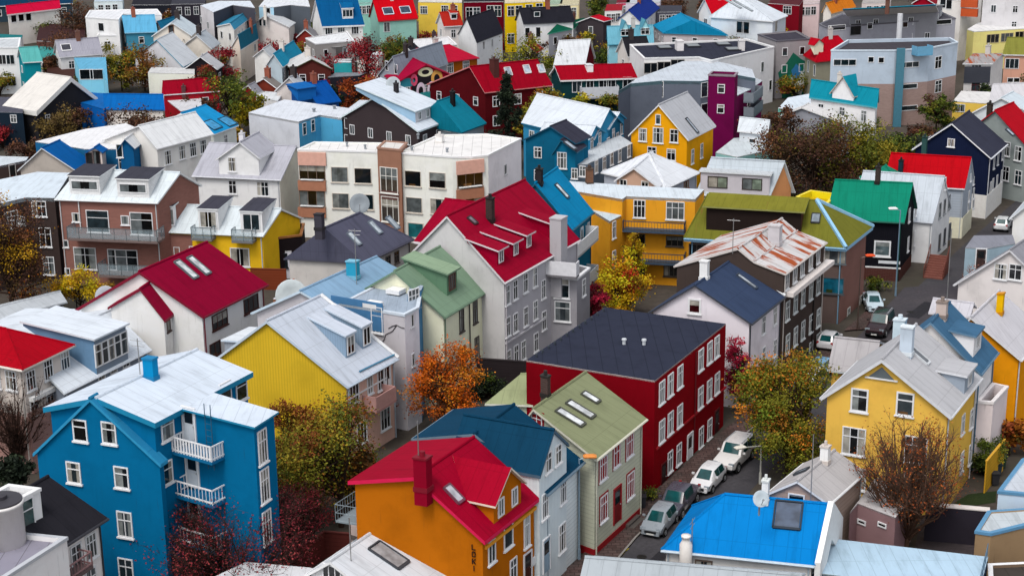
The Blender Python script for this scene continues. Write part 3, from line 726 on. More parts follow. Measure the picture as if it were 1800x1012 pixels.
def letters(hh, face, word, x0, y0, dy, hgt, col, name='lettering'):
    p0, n = hh.pl[face]; x = UP.cross(n).normalized(); m = MB(); W = hgt * .62; T_ = hgt * .17
    G = {'L': [((0, 0), (0, 1)), ((0, 0), (1, 0))], 'O': [((0, .15), (0, .85)), ((1, .15), (1, .85)), ((.15, 0), (.85, 0)), ((.15, 1), (.85, 1)), ((0, .15), (.15, 0)), ((1, .15), (.85, 0)), ((0, .85), (.15, 1)), ((1, .85), (.85, 1))],
         'K': [((0, 0), (0, 1)), ((0, .45), (1, 1)), ((.25, .6), (1, 0))], 'I': [((.5, 0), (.5, 1))], 'H': [((0, 0), (0, 1)), ((1, 0), (1, 1)), ((0, .5), (1, .5))]}
    for i, ch in enumerate(word):
        c = hh.hit(face, (x0 + i * .25, y0 + i * dy), .03) - x * W / 2 - UP * hgt / 2
        for a, b in G[ch]:
            A = c + x * W * a[0] + UP * hgt * a[1]; B = c + x * W * b[0] + UP * hgt * b[1]; d = (B - A).normalized(); s_ = n.cross(d)
            m.box(A - d * T_ * .5 - s_ * T_ * .5, d * ((B - A).length + T_), s_ * T_, n * .05)
    return hh.part(m, name, mplain('#2a1206'))
letters(h, 'f', 'LOKI', 832.5, 961, 12.3, .3, '#2a1206')
m = MB(); c0 = h.hit('l', (612, 905), .0); c = h.at(0.3, c0.z - 1.0, 2.2)
for e in (0, 2.2):
    for z in (0, .55, 1.1): m.bar(h.at(-1.2, c.z + z, .4 + e), h.at(.3, c.z + z, .4 + e), .025)
for z in (0, .55, 1.1): m.bar(h.at(-1.2, c.z + z, .4), h.at(-1.2, c.z + z, 2.6), .025)
for k in range(9): m.bar(h.at(-1.2, c.z, .4 + k * .275), h.at(-1.2, c.z + 1.1, .4 + k * .275), .018)
m.box(h.at(-1.2, c.z - .1, .4), h.t * 1.5, h.vh * 2.2, UP * .1); h.part(m, 'balcony', mplain('#7f8a90'))

# pale house with dark blue roofs
h = House('house', 'pale blue clad house with dark blue roof beside the orange cafe', 'house', '#cfd8e4', '#10405c',
          [(725, 770), (834, 762), (962, 868)], (1027, 810), 9.0, 7.0, trim='#6f8494', wk='board', rt=.2)
h3 = House(None, None, None, '#ccd6e3', '#10405c', [(950, 836), (975, 755), (1001, 780)], None, 0, parent=h, plane=(h, 's', .25), depth=6.5, wk='corr', rt=.2, oh=.15, trim='#4a6478')
h3.wallo.name = 'gable_wall'; h3.roofo.name = 'gable_roof'
h3.win('f', .95, 1.35, [(963.5, 812), (981, 798)], 'cross'); h3.win('f', .95, 1.75, [(957.5, 888), (989.5, 862)], 'grid'); h3.win('f', 1.1, 2.0, [(988, 944)], 'grid')
h3.door('f', .95, 2.3, (960, 975), '#8aa0b0', WHITE)
h = Flat('shed', 'dark red shed between the pale blue and olive houses', 'shed', '#6e0a12', '#9a1a20', [(1012, 884), (1036, 878), (1042, 870), (1016, 872)], 3.6, par=0, rk='metal', trim='#b09090')

OL = '#b6b8a4'
h = House('house', 'olive green house with red window surrounds and mossy green roof', 'house', OL, '#8d9371',
          [(908, 757), (937, 718), (1048, 807)], (1137, 735), 7.5, 7.3, trim='#d8d6c4', rt=.18, plinth='#8a1018', wk='board')
h.sky(1, [(1002, 734), (1020, 720)], .75, 2.1, '#4a4c44', '#e6eaee'); h.sky(1, [(1038, 699)], .65, 1.3, '#4a4c44', '#e6eaee')
h.win('s', 1.15, 1.7, [(1060, 822)], 'grid', trim='#8a1018'); h.win('s', 1.0, 1.6, [(1083.5, 800)], 'cross', trim='#8a1018'); h.win('s', 1.15, 1.7, [(1106.5, 782)], 'grid', trim='#8a1018')
h.win('s', 1.15, 1.9, [(1061, 892), (1108, 852)], 'grid', trim='#8a1018'); h.door('s', 1.05, 2.6, (1084.5, 887), '#6a0c12', '#a02028')
h.win('f', 1.0, 1.2, [(944, 740)], 'cross', trim='#8a1018')
h.chimney(1, (959, 694), .95, .7, 1.6, '#4a3a36', '#2a2624', 'brick')
r_ = House(None, None, None, '#c4ccb4', '#a3ab82', [(975, 640), (915, 657), (852, 709)], (944, 712), 5.2, 5.2, parent=h, trim='#e4e4d4')
r_.wallo.name = 'rear_wall'; r_.roofo.name = 'rear_roof'
m = MB(); c = P((1096, 917), .0)
for k in range(3): m.box(c - h.vh * .9 + UP * (k * .17 - .02) - UP.cross(h.vh) * (0), h.vh * 1.9, -h.t.cross(UP).cross(UP) * .001 + h.pl['s'][1] * (1.2 - .35 * k), UP * .17)
h.part(m, 'door_steps', mplain('#5a5450'))

RED = '#6e0410'
h = Flat('apartment_building', 'dark crimson three storey block with flat slate roof', 'apartment building', RED, '#343848',
         [(925, 633), (1151, 669), (1276, 569), (1063, 540)], 8.7, par=0, trim='#d0c4c0', walls={1: '#78040f'})  # street face a little brighter than the rest, light put into its colour
h.rt = 0
h.win(1, 1.05, 1.75, [(1163, 689), (1178, 676), (1195, 661.5), (1231.5, 632), (1247, 619), (1259.5, 609)], 'grid')
h.win(1, 1.05, 1.75, [(1163, 757), (1178, 743), (1194.5, 730), (1231, 698), (1246.5, 685), (1260, 673)], 'grid')
h.win(1, .95, 1.7, [(1177.5, 811), (1193, 797.5), (1232, 768), (1247, 753)], 'cross')
h.door(1, .95, 2.5, (1212, 789), '#d8d8dc', WHITE); h.door(1, .9, 2.2, (1166, 838), '#2a0408', '#5a0a10'); h.door(1, .9, 2.4, (1259, 745), '#2a0408', '#5a0a10')
h.strip(1, (1153, 782), (1275, 686), .16, .1, '#8a0a16', 'string_course')
m = MB(); a = h.hit(1, (1222, 700), .06); m.bar(Vector((a.x, a.y, .2)), Vector((a.x, a.y, 8.4)), .06); h.part(m, 'downpipe', mplain('#5a0810'))
h.vent([(1097, 605), (1132, 606)], .13, .45, '#c8ccd0')
for i in range(12):
    f = i / 11; p = (1061 + (943 - 1061) * f, 548 + (628 - 548) * f); h.vent([p], .07, .28, '#3a4048')

# white roofed cottage at the bottom with chimney
h = House('house', 'small white roofed house with chimney and skylight below the orange cafe', 'house', '#dcdcdc', '#dfe4ea',
          [(535, 1010), (579, 986), (707, 1087)], (817.5, 1000), 4.7, 4.0, trim='#e8eaee', rt=.2, wk='corr')
h.sky(1, [(683, 976)], 1.2, 2.3, '#3a3e44', '#a8acb0'); h.chimney(0, (629, 943), 1.1, .8, 1.5, '#b9a8a2', '#6a625e')
h.mast(1, (617, 985), 2.8, 0); h.win('f', 1.5, 1.0, [(584, 1006)], 'three')
h = Flat('house', 'white flat roof edge at the bottom left of centre', 'house', '#d8d8d8', '#e4e6ea', [(370, 1016), (432, 987), (545, 997), (615, 1014), (560, 1040), (420, 1040)], 4.5, par=0, rk='metal')
h = House('house', 'grey corrugated roof cut off by the bottom edge before the street', 'house', '#cfd3d6', '#b4bcc2', ('E', (1008, 1060), (1028, 978), .45), (1400, 1095), 4.2, 4.2, trim='#d8dce0', gut=False)

BB = '#0082d0'
h = House('house', 'white walled house with bright azure roof and roof window', 'house', '#dcd6d2', BB, ('E', (1432, 993), (1456, 885), .75), (1162, 965), 4.1, trim='#c8d8e4', rt=.16, oh=.25, hip=(.02, 3.0))
h.sky(1, [(1385, 905)], 1.7, 1.9, '#1e2a36', '#46546a'); h.win('s', 1.1, .75, [(1237, 993)], 'two', '#6a5a50')
c = h.hit('s', (1205, 996), .4); m = MB(); m.lathe(Vector((c.x, c.y, -.2)), [(.4, 0), (.4, 4.9), (.26, 5.15), (.26, 5.4), (.31, 5.4), (.31, 5.52), (0, 5.56)], 14); h.part(m, 'chimney', mplain('#e2dcd6'), None, True)
m = MB(); a = h.T[0][1]; b = h.T[0][2]; m.box(a - UP * 2.4, b - a, -h.vh * .35, UP * 2.6); a2 = h.T[0][0]; m.box(a - UP * 2.4, a2 - a, -h.vh * .35, UP * 2.6); h.part(m, 'parapet', mplain('#d9d9d6', KW))
dish('small pale dish on the azure roof ridge', P((1337, 876), 8.2), .52, flat2(CAM - P((1337, 876), 8)) + Vector((.4, 0, .4)), '#b8c4cc')
h.chim(h.rhit(1, (1345, 882)) , .7, .6, 1.7, '#d8dcda', parent=h.roofo)
h.mast(1, (1216, 968), 2.2, 2)
h = Flat('garage', 'long pale blue flat roof with dark blue front at the bottom right', 'garage', '#1c2b40', '#bcd8ec', [(1352, 996), (1721, 1040), (1737, 978), (1462, 946)], 3.3, par=0, rk='metal', wk='corr', trim='#c8dcea')
m = MB()
for q in (0, 1):
    a = P((1735, 980), 3.3); b = P((1722, 1035), 3.3); m.bar(a + UP * (.5 + .5 * q), b + UP * (.5 + .5 * q), .025)
for k in range(6): q = a.lerp(b, k / 5); m.bar(q, q + UP * 1.0, .025)
h.part(m, 'railing', mplain('#5a7488'))
h = House('house', 'grey roofed old house with brown boarded gable and white chimney', 'house', '#a08a7e', '#c0bcbc', [(1346, 868), (1401, 845), (1457, 885)], (1521, 828), 5.2, trim='#e6e6e6', rk='metal', wk='board', oh=.2)
h.chimney(1, (1450, 812), .8, .7, 1.3, '#d8d4d2', '#cfc4bc'); h.mast(1, (1425, 880), 4.6, 0); h.win('f', 1.1, .55, [(1400, 874)], 'plain', sill=False)
h.sky(0, [(1410, 829)], .6, 1.0, '#3a3e44')
h = Flat('outbuilding', 'low pink grey outbuilding with pale roof beside the bare tree', 'outbuilding', '#84686a', '#d8d4d6', [(1494, 900), (1508, 884), (1574, 909), (1606, 868), (1540, 838)], 3.5, par=0, rk='metal', trim='#d0cccc')
h.win(1, .7, .35, [(1515, 917), (1551, 922)], 'plain', sill=False)

# yellow house on the right
YE = '#e4ac4c'
h = House('house', 'yellow rendered house with broad grey white gable roof on the right', 'house', YE, '#c2c2c6', [(1443, 698), (1550, 631), (1672, 732)], (1726, 663), 7.9, trim='#d4d6da', rt=.28, oh=.35)
h.win('f', 1.25, 1.75, [(1511, 703), (1591, 710)], 'top', fw=.12); h.win('f', 1.7, 2.1, [(1501, 775)], 'grid'); h.win('f', 1.6, 2.0, [(1610, 790)], 'grid')
h.win('f', 1.6, 1.7, [(1503, 840), (1608, 850)], 'grid')
h.win('s', .9, 1.5, [(1707, 735), (1692, 745)], 'cross'); h.win('s', .9, 1.6, [(1705, 797), (1690, 812)], 'cross')
c = h.hit('f', (1550, 655), .0); x = UP.cross(h.nf).normalized(); m = MB(); m.poly([c - x * .95 - UP * .42 + h.nf * .05, c + x * .95 - UP * .42 + h.nf * .05, c + UP * .45 + h.nf * .05]); h.part(m, 'gable_vent', mplain('#5c6468'))
m = MB(); m.box(c - x * 1.15 - UP * .5, x * 2.3, h.nf * .12, UP * .1); h.part(m, 'vent_sill', mplain('#e0e0e0'))
h.chimney(1, (1593, 621), 1.3, .9, 2.3, '#b4c0cc', '#d8e0e6', pot=False); h.sky(1, [(1615, 625)], .7, 1.7, '#c8ccd0', '#6a6e74')
h.dormer(1, (1694, 692), (1712, 672), 1.3, 'shed', .05, wall='#8a94a0', roof='#c2c2c6', win=(1, 1.0, .9, 'two'))
r_ = House(None, None, None, '#c8a048', '#bab6b8', [(1484, 596), (1467, 592), (1454, 650)], (1535, 659), 6.6, 6.2, parent=h, trim='#ccd4d8')
r_.wallo.name = 'side_wing_wall'; r_.roofo.name = 'side_wing_roof'
SB = '#466f90'
h = House('house', 'house with steel blue roof and dormer behind the yellow rendered house', 'house', '#d8d4d4', SB, [(1540, 640), (1636, 566), (1724.5, 657)], (1755, 618), 7.9, trim='#5f7f98', rt=.2)
h.dormer(1, (1710, 628), (1724, 611), 1.6, 'shed', .1, wall='#d8d4d4', roof=SB, win=(1, 1.1, 1.0, 'two')); h.chimney(0, (1580, 603), 1.3, 1.0, 2.2, '#c0d0dc', '#d4e0e8')
h.chimney(1, (1655, 556), 1.1, .9, 1.3, '#b8a8a0', '#8a7c74'); h.mast(1, (1663, 548), 6.5, 0)
t_ = Flat('balcony_tower', 'white balcony block with terrace beside the yellow rendered house', 'terrace', '#d4c8c8', '#5a5450', [(1717, 704), (1746, 706), (1772, 678), (1745, 672)], 5.6, par=.95, trim='#e6dede')
h = House('house', 'orange gabled house with white cross roofs and orange chimney', 'house', '#e08a10', '#d8d6dc', [(1618, 640), (1707, 557), (1795, 632)], (1840, 582), 6.6, trim='#e8e8ec', rt=.2)
r_ = House(None, None, None, '#7a8088', '#cfcdd4', ('E', (1755, 596), (1722, 553), .5), (1840, 602), 5.6, parent=h, trim='#dcdce2'); r_.wallo.name = 'wing_wall'; r_.roofo.name = 'wing_roof'
r_ = House(None, None, None, '#c0b8b8', '#cfcdd4', ('E', (1632, 549), (1640, 524), .5), (1705, 558), 5.0, parent=h, trim='#dcdce2'); r_.wallo.name = 'wing_wall'; r_.roofo.name = 'wing_roof'
h.chim(h.rhit(1, (1757, 551)), .8, .7, 1.9, '#eba50a', '#d08a08', pot=False)
h = Flat('house', 'pale blue edged flat roof by the right picture edge', 'house', '#b4c6da', '#cfd6e0', [(1755, 862), (1840, 870), (1840, 790), (1797, 806)], 4.0, par=.1, rk='metal', trim='#5a8cb0')
h = Flat('shed', 'rusty walled shed with pale blue roof edge at the lower right', 'shed', '#8c7458', '#cdd6dc', [(1715, 932), (1742, 936), (1840, 912), (1840, 890), (1737, 897)], 3.6, par=.1, rk='metal', trim='#5a8cb0')
h = Flat('outbuilding', 'brown stained wall block at the bottom right corner', 'outbuilding', '#6e5c4c', '#4a4440', [(1738, 990), (1742, 1060), (1850, 1060), (1850, 985)], 2.6, par=.2)
# ------------------------------------------------------------------ middle distance, left to right
# left edge
h = House('house', 'pink grey house with crimson hipped roof at the left picture edge', 'house', '#c4bab2', '#ac001c', [(132, 606), ('h', .5, 1.7), (40, 650)], (-105, 622), 8.6, hip=(4.2, 3), trim='#dcd4cc', oh=.45)
h.win('f', 1.05, 1.6, [(54, 668), (84.5, 649), (114, 634)], 'grid'); h.strip('f', (50, 699), (138, 660), .35, .45, '#e6ddd6', 'ledge')
h.win('f', .9, 1.3, [(60, 716), (88, 699), (124, 680)], 'cross'); h.win('f', .9, 1.4, [(62, 775), (95, 752)], 'cross'); h.win('s', 1.1, 1.6, [(20, 668), (-8, 664)], 'grid')
m = MB(); m.box(h.at(h.S - .4, .0, .3) , -h.t * .12, h.vh * (h.L - .6), UP * 4.6); h.part(m, 'lower_wall', mwall('#9a7870', 'brick'))
m = MB(); m.box(h.at(.4, .0, .42), h.t * (h.S - .8), -h.vh * .1, UP * 4.9); h.part(m, 'lower_wall', mwall('#a0807a', 'brick'))
h = House('house', 'white roofed house with long dormer of five windows', 'house', '#7e8794', '#e3ebf4', [(-110, 607), (40, 614), (112, 690)], (266, 613), 6.0, trim='#d5dde6', rt=.2)
h.dormer(1, (166, 655), (230, 634), 2.9, 'shed', .08, wall='#76828f', cheek='#5f7f9c', roof='#e3ebf4', win=(5, .95, 1.9, 'top', WHITE), oh=.25)
h.vent(0, [(120, 562)], .2, .5); h.win('s', .9, .8, [(199, 648), (221, 637), (178, 660)], 'two')
dish('round pale dish standing at the back gable of the crimson roofed white house', P((186, 521), 8.0), .95, Vector((-.1, -1, .35)), '#aab0b8', 2.2)
CR = '#8e0430'
h = House('house', 'white rendered house with dark crimson roof and twin roof lights', 'house', '#e4dbd6', CR, [(133, 543), (244, 477), (357.5, 556)], (471, 499), 8.2, trim='#7a0428', rt=.25)
h.sky(1, [(327, 474), (349, 467)], .75, 2.3, '#5a6468', '#dfe4e6'); h.win('s', 2.3, 1.35, [(386, 562), (441, 534)], 'three', '#4a2a26'); h.win('s', 1.6, 1.2, [(378, 613)], 'two', '#4a2a26')
w_ = House(None, None, None, '#e0d8d4', '#960a34', [(189, 540), (246, 507), (290, 563)], None, 0, parent=h, plane=(h, 'f', 1.8), depth=2.2, trim='#7a0428', rt=.22, oh=.2); w_.wallo.name = 'porch_wall'; w_.roofo.name = 'porch_roof'
w_.win('s', .7, 1.0, [(296, 572)], 'plain', '#4a3a36')
w_ = Flat(None, None, None, '#d8cccc', CR, [(290, 614), (312, 622), (330, 609), (308, 601)], 3.0, par=0, rk='metal', parent=h, trim='#7a0428'); w_.wallo.name = 'lean_to_wall'; w_.roofo.name = 'lean_to_roof'
h = House('outbuilding', 'long low white roof in front of the left autumn trees', 'outbuilding', '#3c3a38', '#c6ccd2', [(-20, 540), ('h', .5, .5), (0, 560)], (118, 530), 3.2, trim='#9aa0a6')
h = Flat('outbuilding', 'white roofed low building behind the large satellite dish', 'outbuilding', '#8a5a40', '#e6e4ea', [(480, 525), (515, 532), (563, 489), (545, 475.5)], 4.0, par=0, rk='metal')
h.chimney((517, 510), .8, .6, .8, '#b4552c')

# yellow gable, white roof
h = House('house', 'white roofed house with blank mustard yellow gable and two long dormers', 'house', '#c9a394', '#d3dbe8', [(335, 662), (468, 563.5), (611, 679)], (700, 629), 6.6, trim='#c4d2e0', rt=.22, wside='#c8a62a', oh=.25, wk='corr')
for a, b in (((609, 630), (625, 620)), ((637, 613.5), (653, 605))): h.dormer(1, a, b, 1.75, 'shed', .3, wall='#7f95aa', roof='#d3dbe8', win=(1, 1.05, 1.5, 'two'), oh=.12)
h.win('s', 1.3, 1.7, [(671, 666), (622, 691)], 'three'); h.win('s', .8, 1.5, [(650, 676)], 'two'); h.door('s', .8, 2.2, (680, 664), '#e0e0e2', WHITE, True)
h.balcony('s', (662, 722), (697, 702), 1.3, 1.1, 'solid', '#b48a84', '#9a7470'); h.win('s', 1.4, 1.8, [(677, 735), (636, 760)], 'three')
h.block('s', (648, 681), 5.2, .12, .06, '#e8e0dc', 'sill_band')
m = MB(); q0, n0 = h.rp[1]; a = h.rhit(1, (632, 655)); b = h.rhit(1, (694, 625)); m.bar(a + UP * .12, b + UP * .12, .07); h.part(m, 'snow_guard', mplain('#4a86a6'), h.roofo)
m = MB(); a = h.T[1][1]; b = h.T[1][2]; m.bar(a + UP * .06, b + UP * .06, .16, 0, 6); h.part(m, 'verge_trim', mplain('#e6e8ea'), h.roofo)
h.dormer(0, (384, 630), (452, 590), 1.0, 'shed', .1, wall='#8a9098', roof='#e2e8ee')

# light blue roofed complex
LB = '#8fb2d0'
h = House('apartment_building', 'tall grey white house with pale blue roofs and cracked side wall', 'apartment building', '#b9b6ba', LB, [(442, 549), (527, 511), (612, 560)], (742, 496), 8.8, trim='#c4d6e4', rt=.2)
h.chimney(1, (621, 487), 1.3, .9, 1.6, '#2b8aa8', '#7ab8d0', pot=False); h.mast(1, (627, 500), 4.8, 2)
b_ = Flat(None, None, None, '#b4b0b4', '#aab8c8', [(597, 533), (711, 552), (736, 539), (743, 501), (690, 486)], 9.9, par=.08, rk='metal', parent=h, trim='#c8d2dc', walls={1: '#d2d0d8', 2: '#4a7ca4'}); b_.wallo.name = 'block_wall'; b_.roofo.name = 'block_roof'
b_.win(0, 1.1, 2.2, [(663, 562)], 'grid'); b_.win(1, .45, 1.1, [(724.5, 563), (726, 632)], 'plain', '#c8c8cc')
c = b_.hit(0, (640, 548)); b_.block(0, (628, 551), 5.0, 2.4, .06, '#3f6f98', 'blue_cladding')
m = MB(); pts = [(683, 577), (690, 573), (697, 571), (704, 575), (711, 577)]
q = [b_.hit(0, p, .02) for p in pts]; q2 = [b_.hit(0, p, .02) for p in ((697, 572), (690, 582), (678, 588), (676, 596), (672, 601))]
for L_ in (q, q2):
    for a, b in zip(L_, L_[1:]): m.bar(a, b, .045, 0, 4)
b_.part(m, 'wall_crack', mplain('#4a464a'))
for p in ((656, 538), (696, 514)):
    c = P(p, 9.95); m = MB(); m.cbox(c - UP * .02, b_.t * 1.3, b_.vh * 1.1, UP * .35); b_.part(m, 'skylight', mplain('#eef0f2'), b_.roofo)
h5 = Flat(None, None, None, '#4a7ca4', '#aab8c8', [(716, 518), (740, 510), (744, 502), (722, 498)], 10.4, par=0, rk='metal', parent=h, trim='#b8cad8'); h5.wallo.name = 'stair_wall'; h5.roofo.name = 'stair_roof'
h5.win(0, 1.3, 1.7, [(727, 525)], 'grid')
h = Flat('outbuilding', 'low grey annex with white roof left of the mustard gable', 'outbuilding', '#7e8794', '#dfe6ec', [(455, 552), (470, 562), (520, 541), (500, 530)], 4.0, par=0, rk='metal')
dish('largest white dish on a stand beside the dark crimson roof', P((512, 519), 6.6), 1.45, Vector((.25, -1, .25)), '#cfd8da', 4.0)
# sage green roof house
SG = '#7f9a82'
h = House('house', 'cream house with sage green roof and one shed dormer', 'house', '#e6dcbe', SG, [(604, 528), (693, 476), (782, 557)], (859, 509), 8.4, trim='#6a846e', rt=.2)
h.dormer(1, (785.5, 520), (804, 510), 1.9, 'shed', .22, wall='#56745e', roof='#93ab8e', win=(1, 1.2, 1.4, 'three', '#5a3a30'), oh=.25)
h.win('s', .85, 2.0, [(811, 563), (835, 548), (838, 611), (813, 628)], 'cross', '#4a4440'); h.win('f', .9, 1.6, [(700, 560)], 'cross', '#4a4440')
m = MB(); a = h.hit('s', (826, 570), .1); m.bar(Vector((a.x, a.y, 0)), Vector((a.x, a.y, 8)), .06); h.part(m, 'downpipe', mplain('#3a3a38'))
# grey house with crimson roof
G1 = '#a9a7ac'
h = House('apartment_building', 'tall grey gabled house with long crimson roof and four dormers', 'apartment building', G1, '#98002a', [(716, 450), (785, 379.5), (887.5, 496)], (1020, 421), 9.9, trim='#d8d2d6', rt=.22, oh=.25, wside='#bdbbbb')  # gable tone brighter than the side wall, daylight put into the colour
for a, b in (((874, 467), (887, 460)), ((900, 454), (913, 447)), ((924.5, 440), (934, 433)), ((966, 418), (976, 412))): h.dormer(1, a, b, 1.35, 'shed', .22, wall='#8a0428', roof='#98002a', win=(1, .85, 1.15, 'two'), oh=.3, trim='#dcd0d6')
h.chimney(1, (862, 387), 1.1, .9, 2.3, '#3a302e', '#201c1c', 'brick'); h.sky(1, [(830, 388)], .6, .9, '#3a2428', '#7a7078')
h.win('s', .85, 1.75, [(892, 518), (905.5, 509), (923.6, 497), (940, 487.5)], 'cross'); h.win('s', .85, 1.75, [(892.5, 574), (906, 567), (924, 556), (941, 545), (955, 508)], 'cross')
h.win('s', .85, 1.75, [(907, 623), (920, 615), (942, 601), (894, 632), (956, 563)], 'cross'); h.strip('s', (888, 603), (958, 560), .15, .12, '#b8b6ba', 'string_course')
w_ = House(None, None, None, G1, '#98002a', [(835, 370), (782, 349), (727, 424)], (800, 434), 9.5, parent=h, trim='#e2dce0', rt=.22); w_.wallo.name = 'rear_wing_wall'; w_.roofo.name = 'rear_wing_roof'
a_ = Flat(None, None, None, '#8f8d92', '#8a888c', [(952, 484), (1014, 489), (1037, 470), (985, 458)], 7.9, par=.95, rk='felt', parent=h, trim='#e0e0e4'); a_.wallo.name = 'annex_wall'; a_.roofo.name = 'annex_roof'
a_.win(0, 1.4, 1.9, [(988, 506)], 'top'); a_.win(0, 1.5, 1.9, [(989, 547)], 'top'); a_.win(1, .9, 1.6, [(1026, 505)], 'cross')
a_.balcony(0, (959, 482), (1013, 487), 1.0, 1.25, 'solid', '#dcdce0', '#6a686c')
c = h.hit('s', (982, 455), .5); zt = onplane((982, 383), h.pl['s'][0] + h.pl['s'][1] * .5, h.pl['s'][1]).z; m = MB(); m.cbox(Vector((c.x, c.y, 6)), h.vh * 1.3, h.pl['s'][1] * 1.1, UP * (zt - 6)); m.cbox(Vector((c.x, c.y, zt)), h.vh * 1.4, h.pl['s'][1] * 1.2, UP * .12); h.part(m, 'chimney', mwall('#a4a2a6'))
# turquoise roof
h = House('house', 'house with bright turquoise blue roof and white corner balconies', 'house', '#17607a', '#0a86b8', [(885, 386), (940, 322), (1006, 404)], (1044, 372), 9.3, trim='#1a5a72', rt=.2, oh=.3)
h.sky(1, [(987, 336)], .7, 1.8, '#2a4450', '#e0e6ea'); h.chimney(1, (948, 322), 1.0, .8, 1.6, '#2a2628', '#1a1818'); h.win('s', .7, 1.1, [(1034, 400)], 'cross'); h.door('s', .7, 2.0, (1022, 418), '#8ab0c4', WHITE, True)
h.balcony('s', (1004, 447), (1052, 432), 1.3, 1.2, 'solid', '#dcdfe2', '#9a9ea2'); h.balcony('s', (1036, 500), (1052, 486), 1.2, 1.2, 'solid', '#dcdfe2', '#9a9ea2')
# orange yellow apartment row
OY = '#dc9426'
h = Flat('apartment_building', 'ochre yellow apartment house with white roof and blue balconies', 'apartment building', OY, '#dce6ee', [(996, 318), (1012, 336), (1094, 350), (1101, 345), (1222, 350), (1238, 333), (1092, 325)], 9.3, par=0, rk='metal', trim='#c8d4dc', rt=.3)
h.win(3, 1.25, 1.9, [(1124, 367)], 'grid'); h.win(3, 1.9, 1.9, [(1187, 370.5)], 'grid'); h.win(3, 1.2, 1.1, [(1124, 420)], 'two', '#5a5248'); h.win(3, 1.8, 1.1, [(1186, 424)], 'three', '#5a5248'); h.win(3, 1.6, 1.2, [(1120, 470), (1180, 476)], 'three', '#5a5248')
for y in (404, 459): h.balcony(3, (1094, y), (1203, y + 6), 1.4, 1.0, 'rails', '#3c4450', '#3a4a5c')
c = P((1036, 322), 9.3); h.chim(c, 1.4, 1.0, 1.8, '#6a4a38', '#4a3a30', 'brick', .2)
b_ = Flat(None, None, None, OY, '#cfe0ea', [(1012, 352), (1072, 389), (1092, 379), (1050, 350)], 7.6, par=0, rk='metal', parent=h, trim='#bccad2', rt=.25); b_.wallo.name = 'bay_wall'; b_.roofo.name = 'bay_roof'
b_.win(1, .8, 1.8, [(1079, 404), (1079, 455)], 'cross')
# white roof cluster
h = House('house', 'white roofed house with small tan front gable behind the ochre apartments', 'house', '#9fa4ae', '#e6eaf0', [(1057, 303), ('h', .5, 2.4), (1172, 330)], (1229, 303), 6.0, hip=(4.5, 4.5), trim='#e2e6ea', oh=.3)
g_ = House(None, None, None, '#b99782', '#e6eaf0', [(1079, 318), (1114, 295.5), (1158, 330)], (1190, 300), 6.2, parent=h, wside='#b99782'); g_.wallo.name = 'gable_wall'; g_.roofo.name = 'gable_roof'
g_.win('f', 1.0, .9, [(1096, 322), (1134, 325)], 'two', '#e6e0dc'); h.win('s', 1.3, .9, [(1206, 325)], 'two', '#8a5a44')
h = House('house', 'grey house with wide flat dormer and orange tan gable end', 'house', '#b4b2b8', '#c6d0d8', [(1398, 337), (1380, 284), (1352, 349)], (1222, 341), 6.6, trim='#d6dade', wside='#c88a5c')
h.dormer(1, (1231, 337), (1352, 343), 2.2, 'shed', .02, wall='#b4b0b6', roof='#c9ced2', win=(2, 2.2, 1.3, 'two', '#3a3430', '#8a9a8a'), oh=.2)
# navy roof light house
h = House('house', 'pale house with slate blue roof next to the long brown block', 'house', '#d4ced4', '#3c4a66', [(1140, 549), (1221, 501), (1321, 568.5)], (1380, 521), 7.6, trim='#3a3e48', rt=.16)
h.win('f', 1.1, 1.3, [(1221, 538)], 'plain', WHITE, '#3a1014', fw=.14); h.chimney(0, (1238, 489), 1.0, .8, 1.7, '#dcdcdc', '#e0e0e0', pot=False); h.sky(1, [(1312, 495)], .5, 2.0, '#3a4454', '#c4ccd4')
h.win('s', .85, 1.6, [(1342, 571), (1362, 555)], 'cross'); h.win('s', .85, 1.6, [(1342, 625), (1362, 611)], 'cross')
m = MB(); a = h.T[1][1]; m.bar(a + UP * .1, h.T[1][2] + UP * .1, .14, 0, 6); m.bar(a + UP * .1, h.T[1][0] + UP * .1, .14, 0, 6); h.part(m, 'verge_trim', mplain('#dde0e4'), h.roofo)
# brown block with rusty roof
BR = '#413733'
h = House('apartment_building', 'dark brown four storey block with rust streaked white roof', 'apartment building', BR, '#d9d6d6', [(1186, 467), (1297, 436.5), (1325, 459.5), (1380, 481)], (1453, 425), 9.7, 9.7, rk='rust', trim='#cfc6c0', rt=.16, oh=.15)
h.win('s', 1.0, 1.45, [(1383, 494.5), (1397, 482), (1410, 471), (1424.6, 459.5), (1437.5, 449)], 'two')
for y in (546, 604): h.win('s', 1.0, 1.75, [(1384, y), (1398, y - 13.3), (1411, y - 24), (1425, y - 35.5), (1438, y - 46)], 'cross', '#cfd4d4')
h.win('s', 1.0, 1.5, [(1397, 645), (1425, 614), (1438, 599)], 'cross', '#cfd4d4'); h.strip('s', (1380, 517), (1453, 459), .4, .75, '#d0c8c4', 'cornice')
h.chimney(1, (1362, 428), 1.5, 1.2, 1.9, '#b4b2b6', '#c4c0c2', pot=False); h.mast(0, (1288, 440), 2.8, 1)
m = MB(); a = h.hit('s', (1430, 540), .08); m.bar(Vector((a.x, a.y, 0)), Vector((a.x, a.y, 9)), .07); h.part(m, 'downpipe', mplain('#1c1614'))
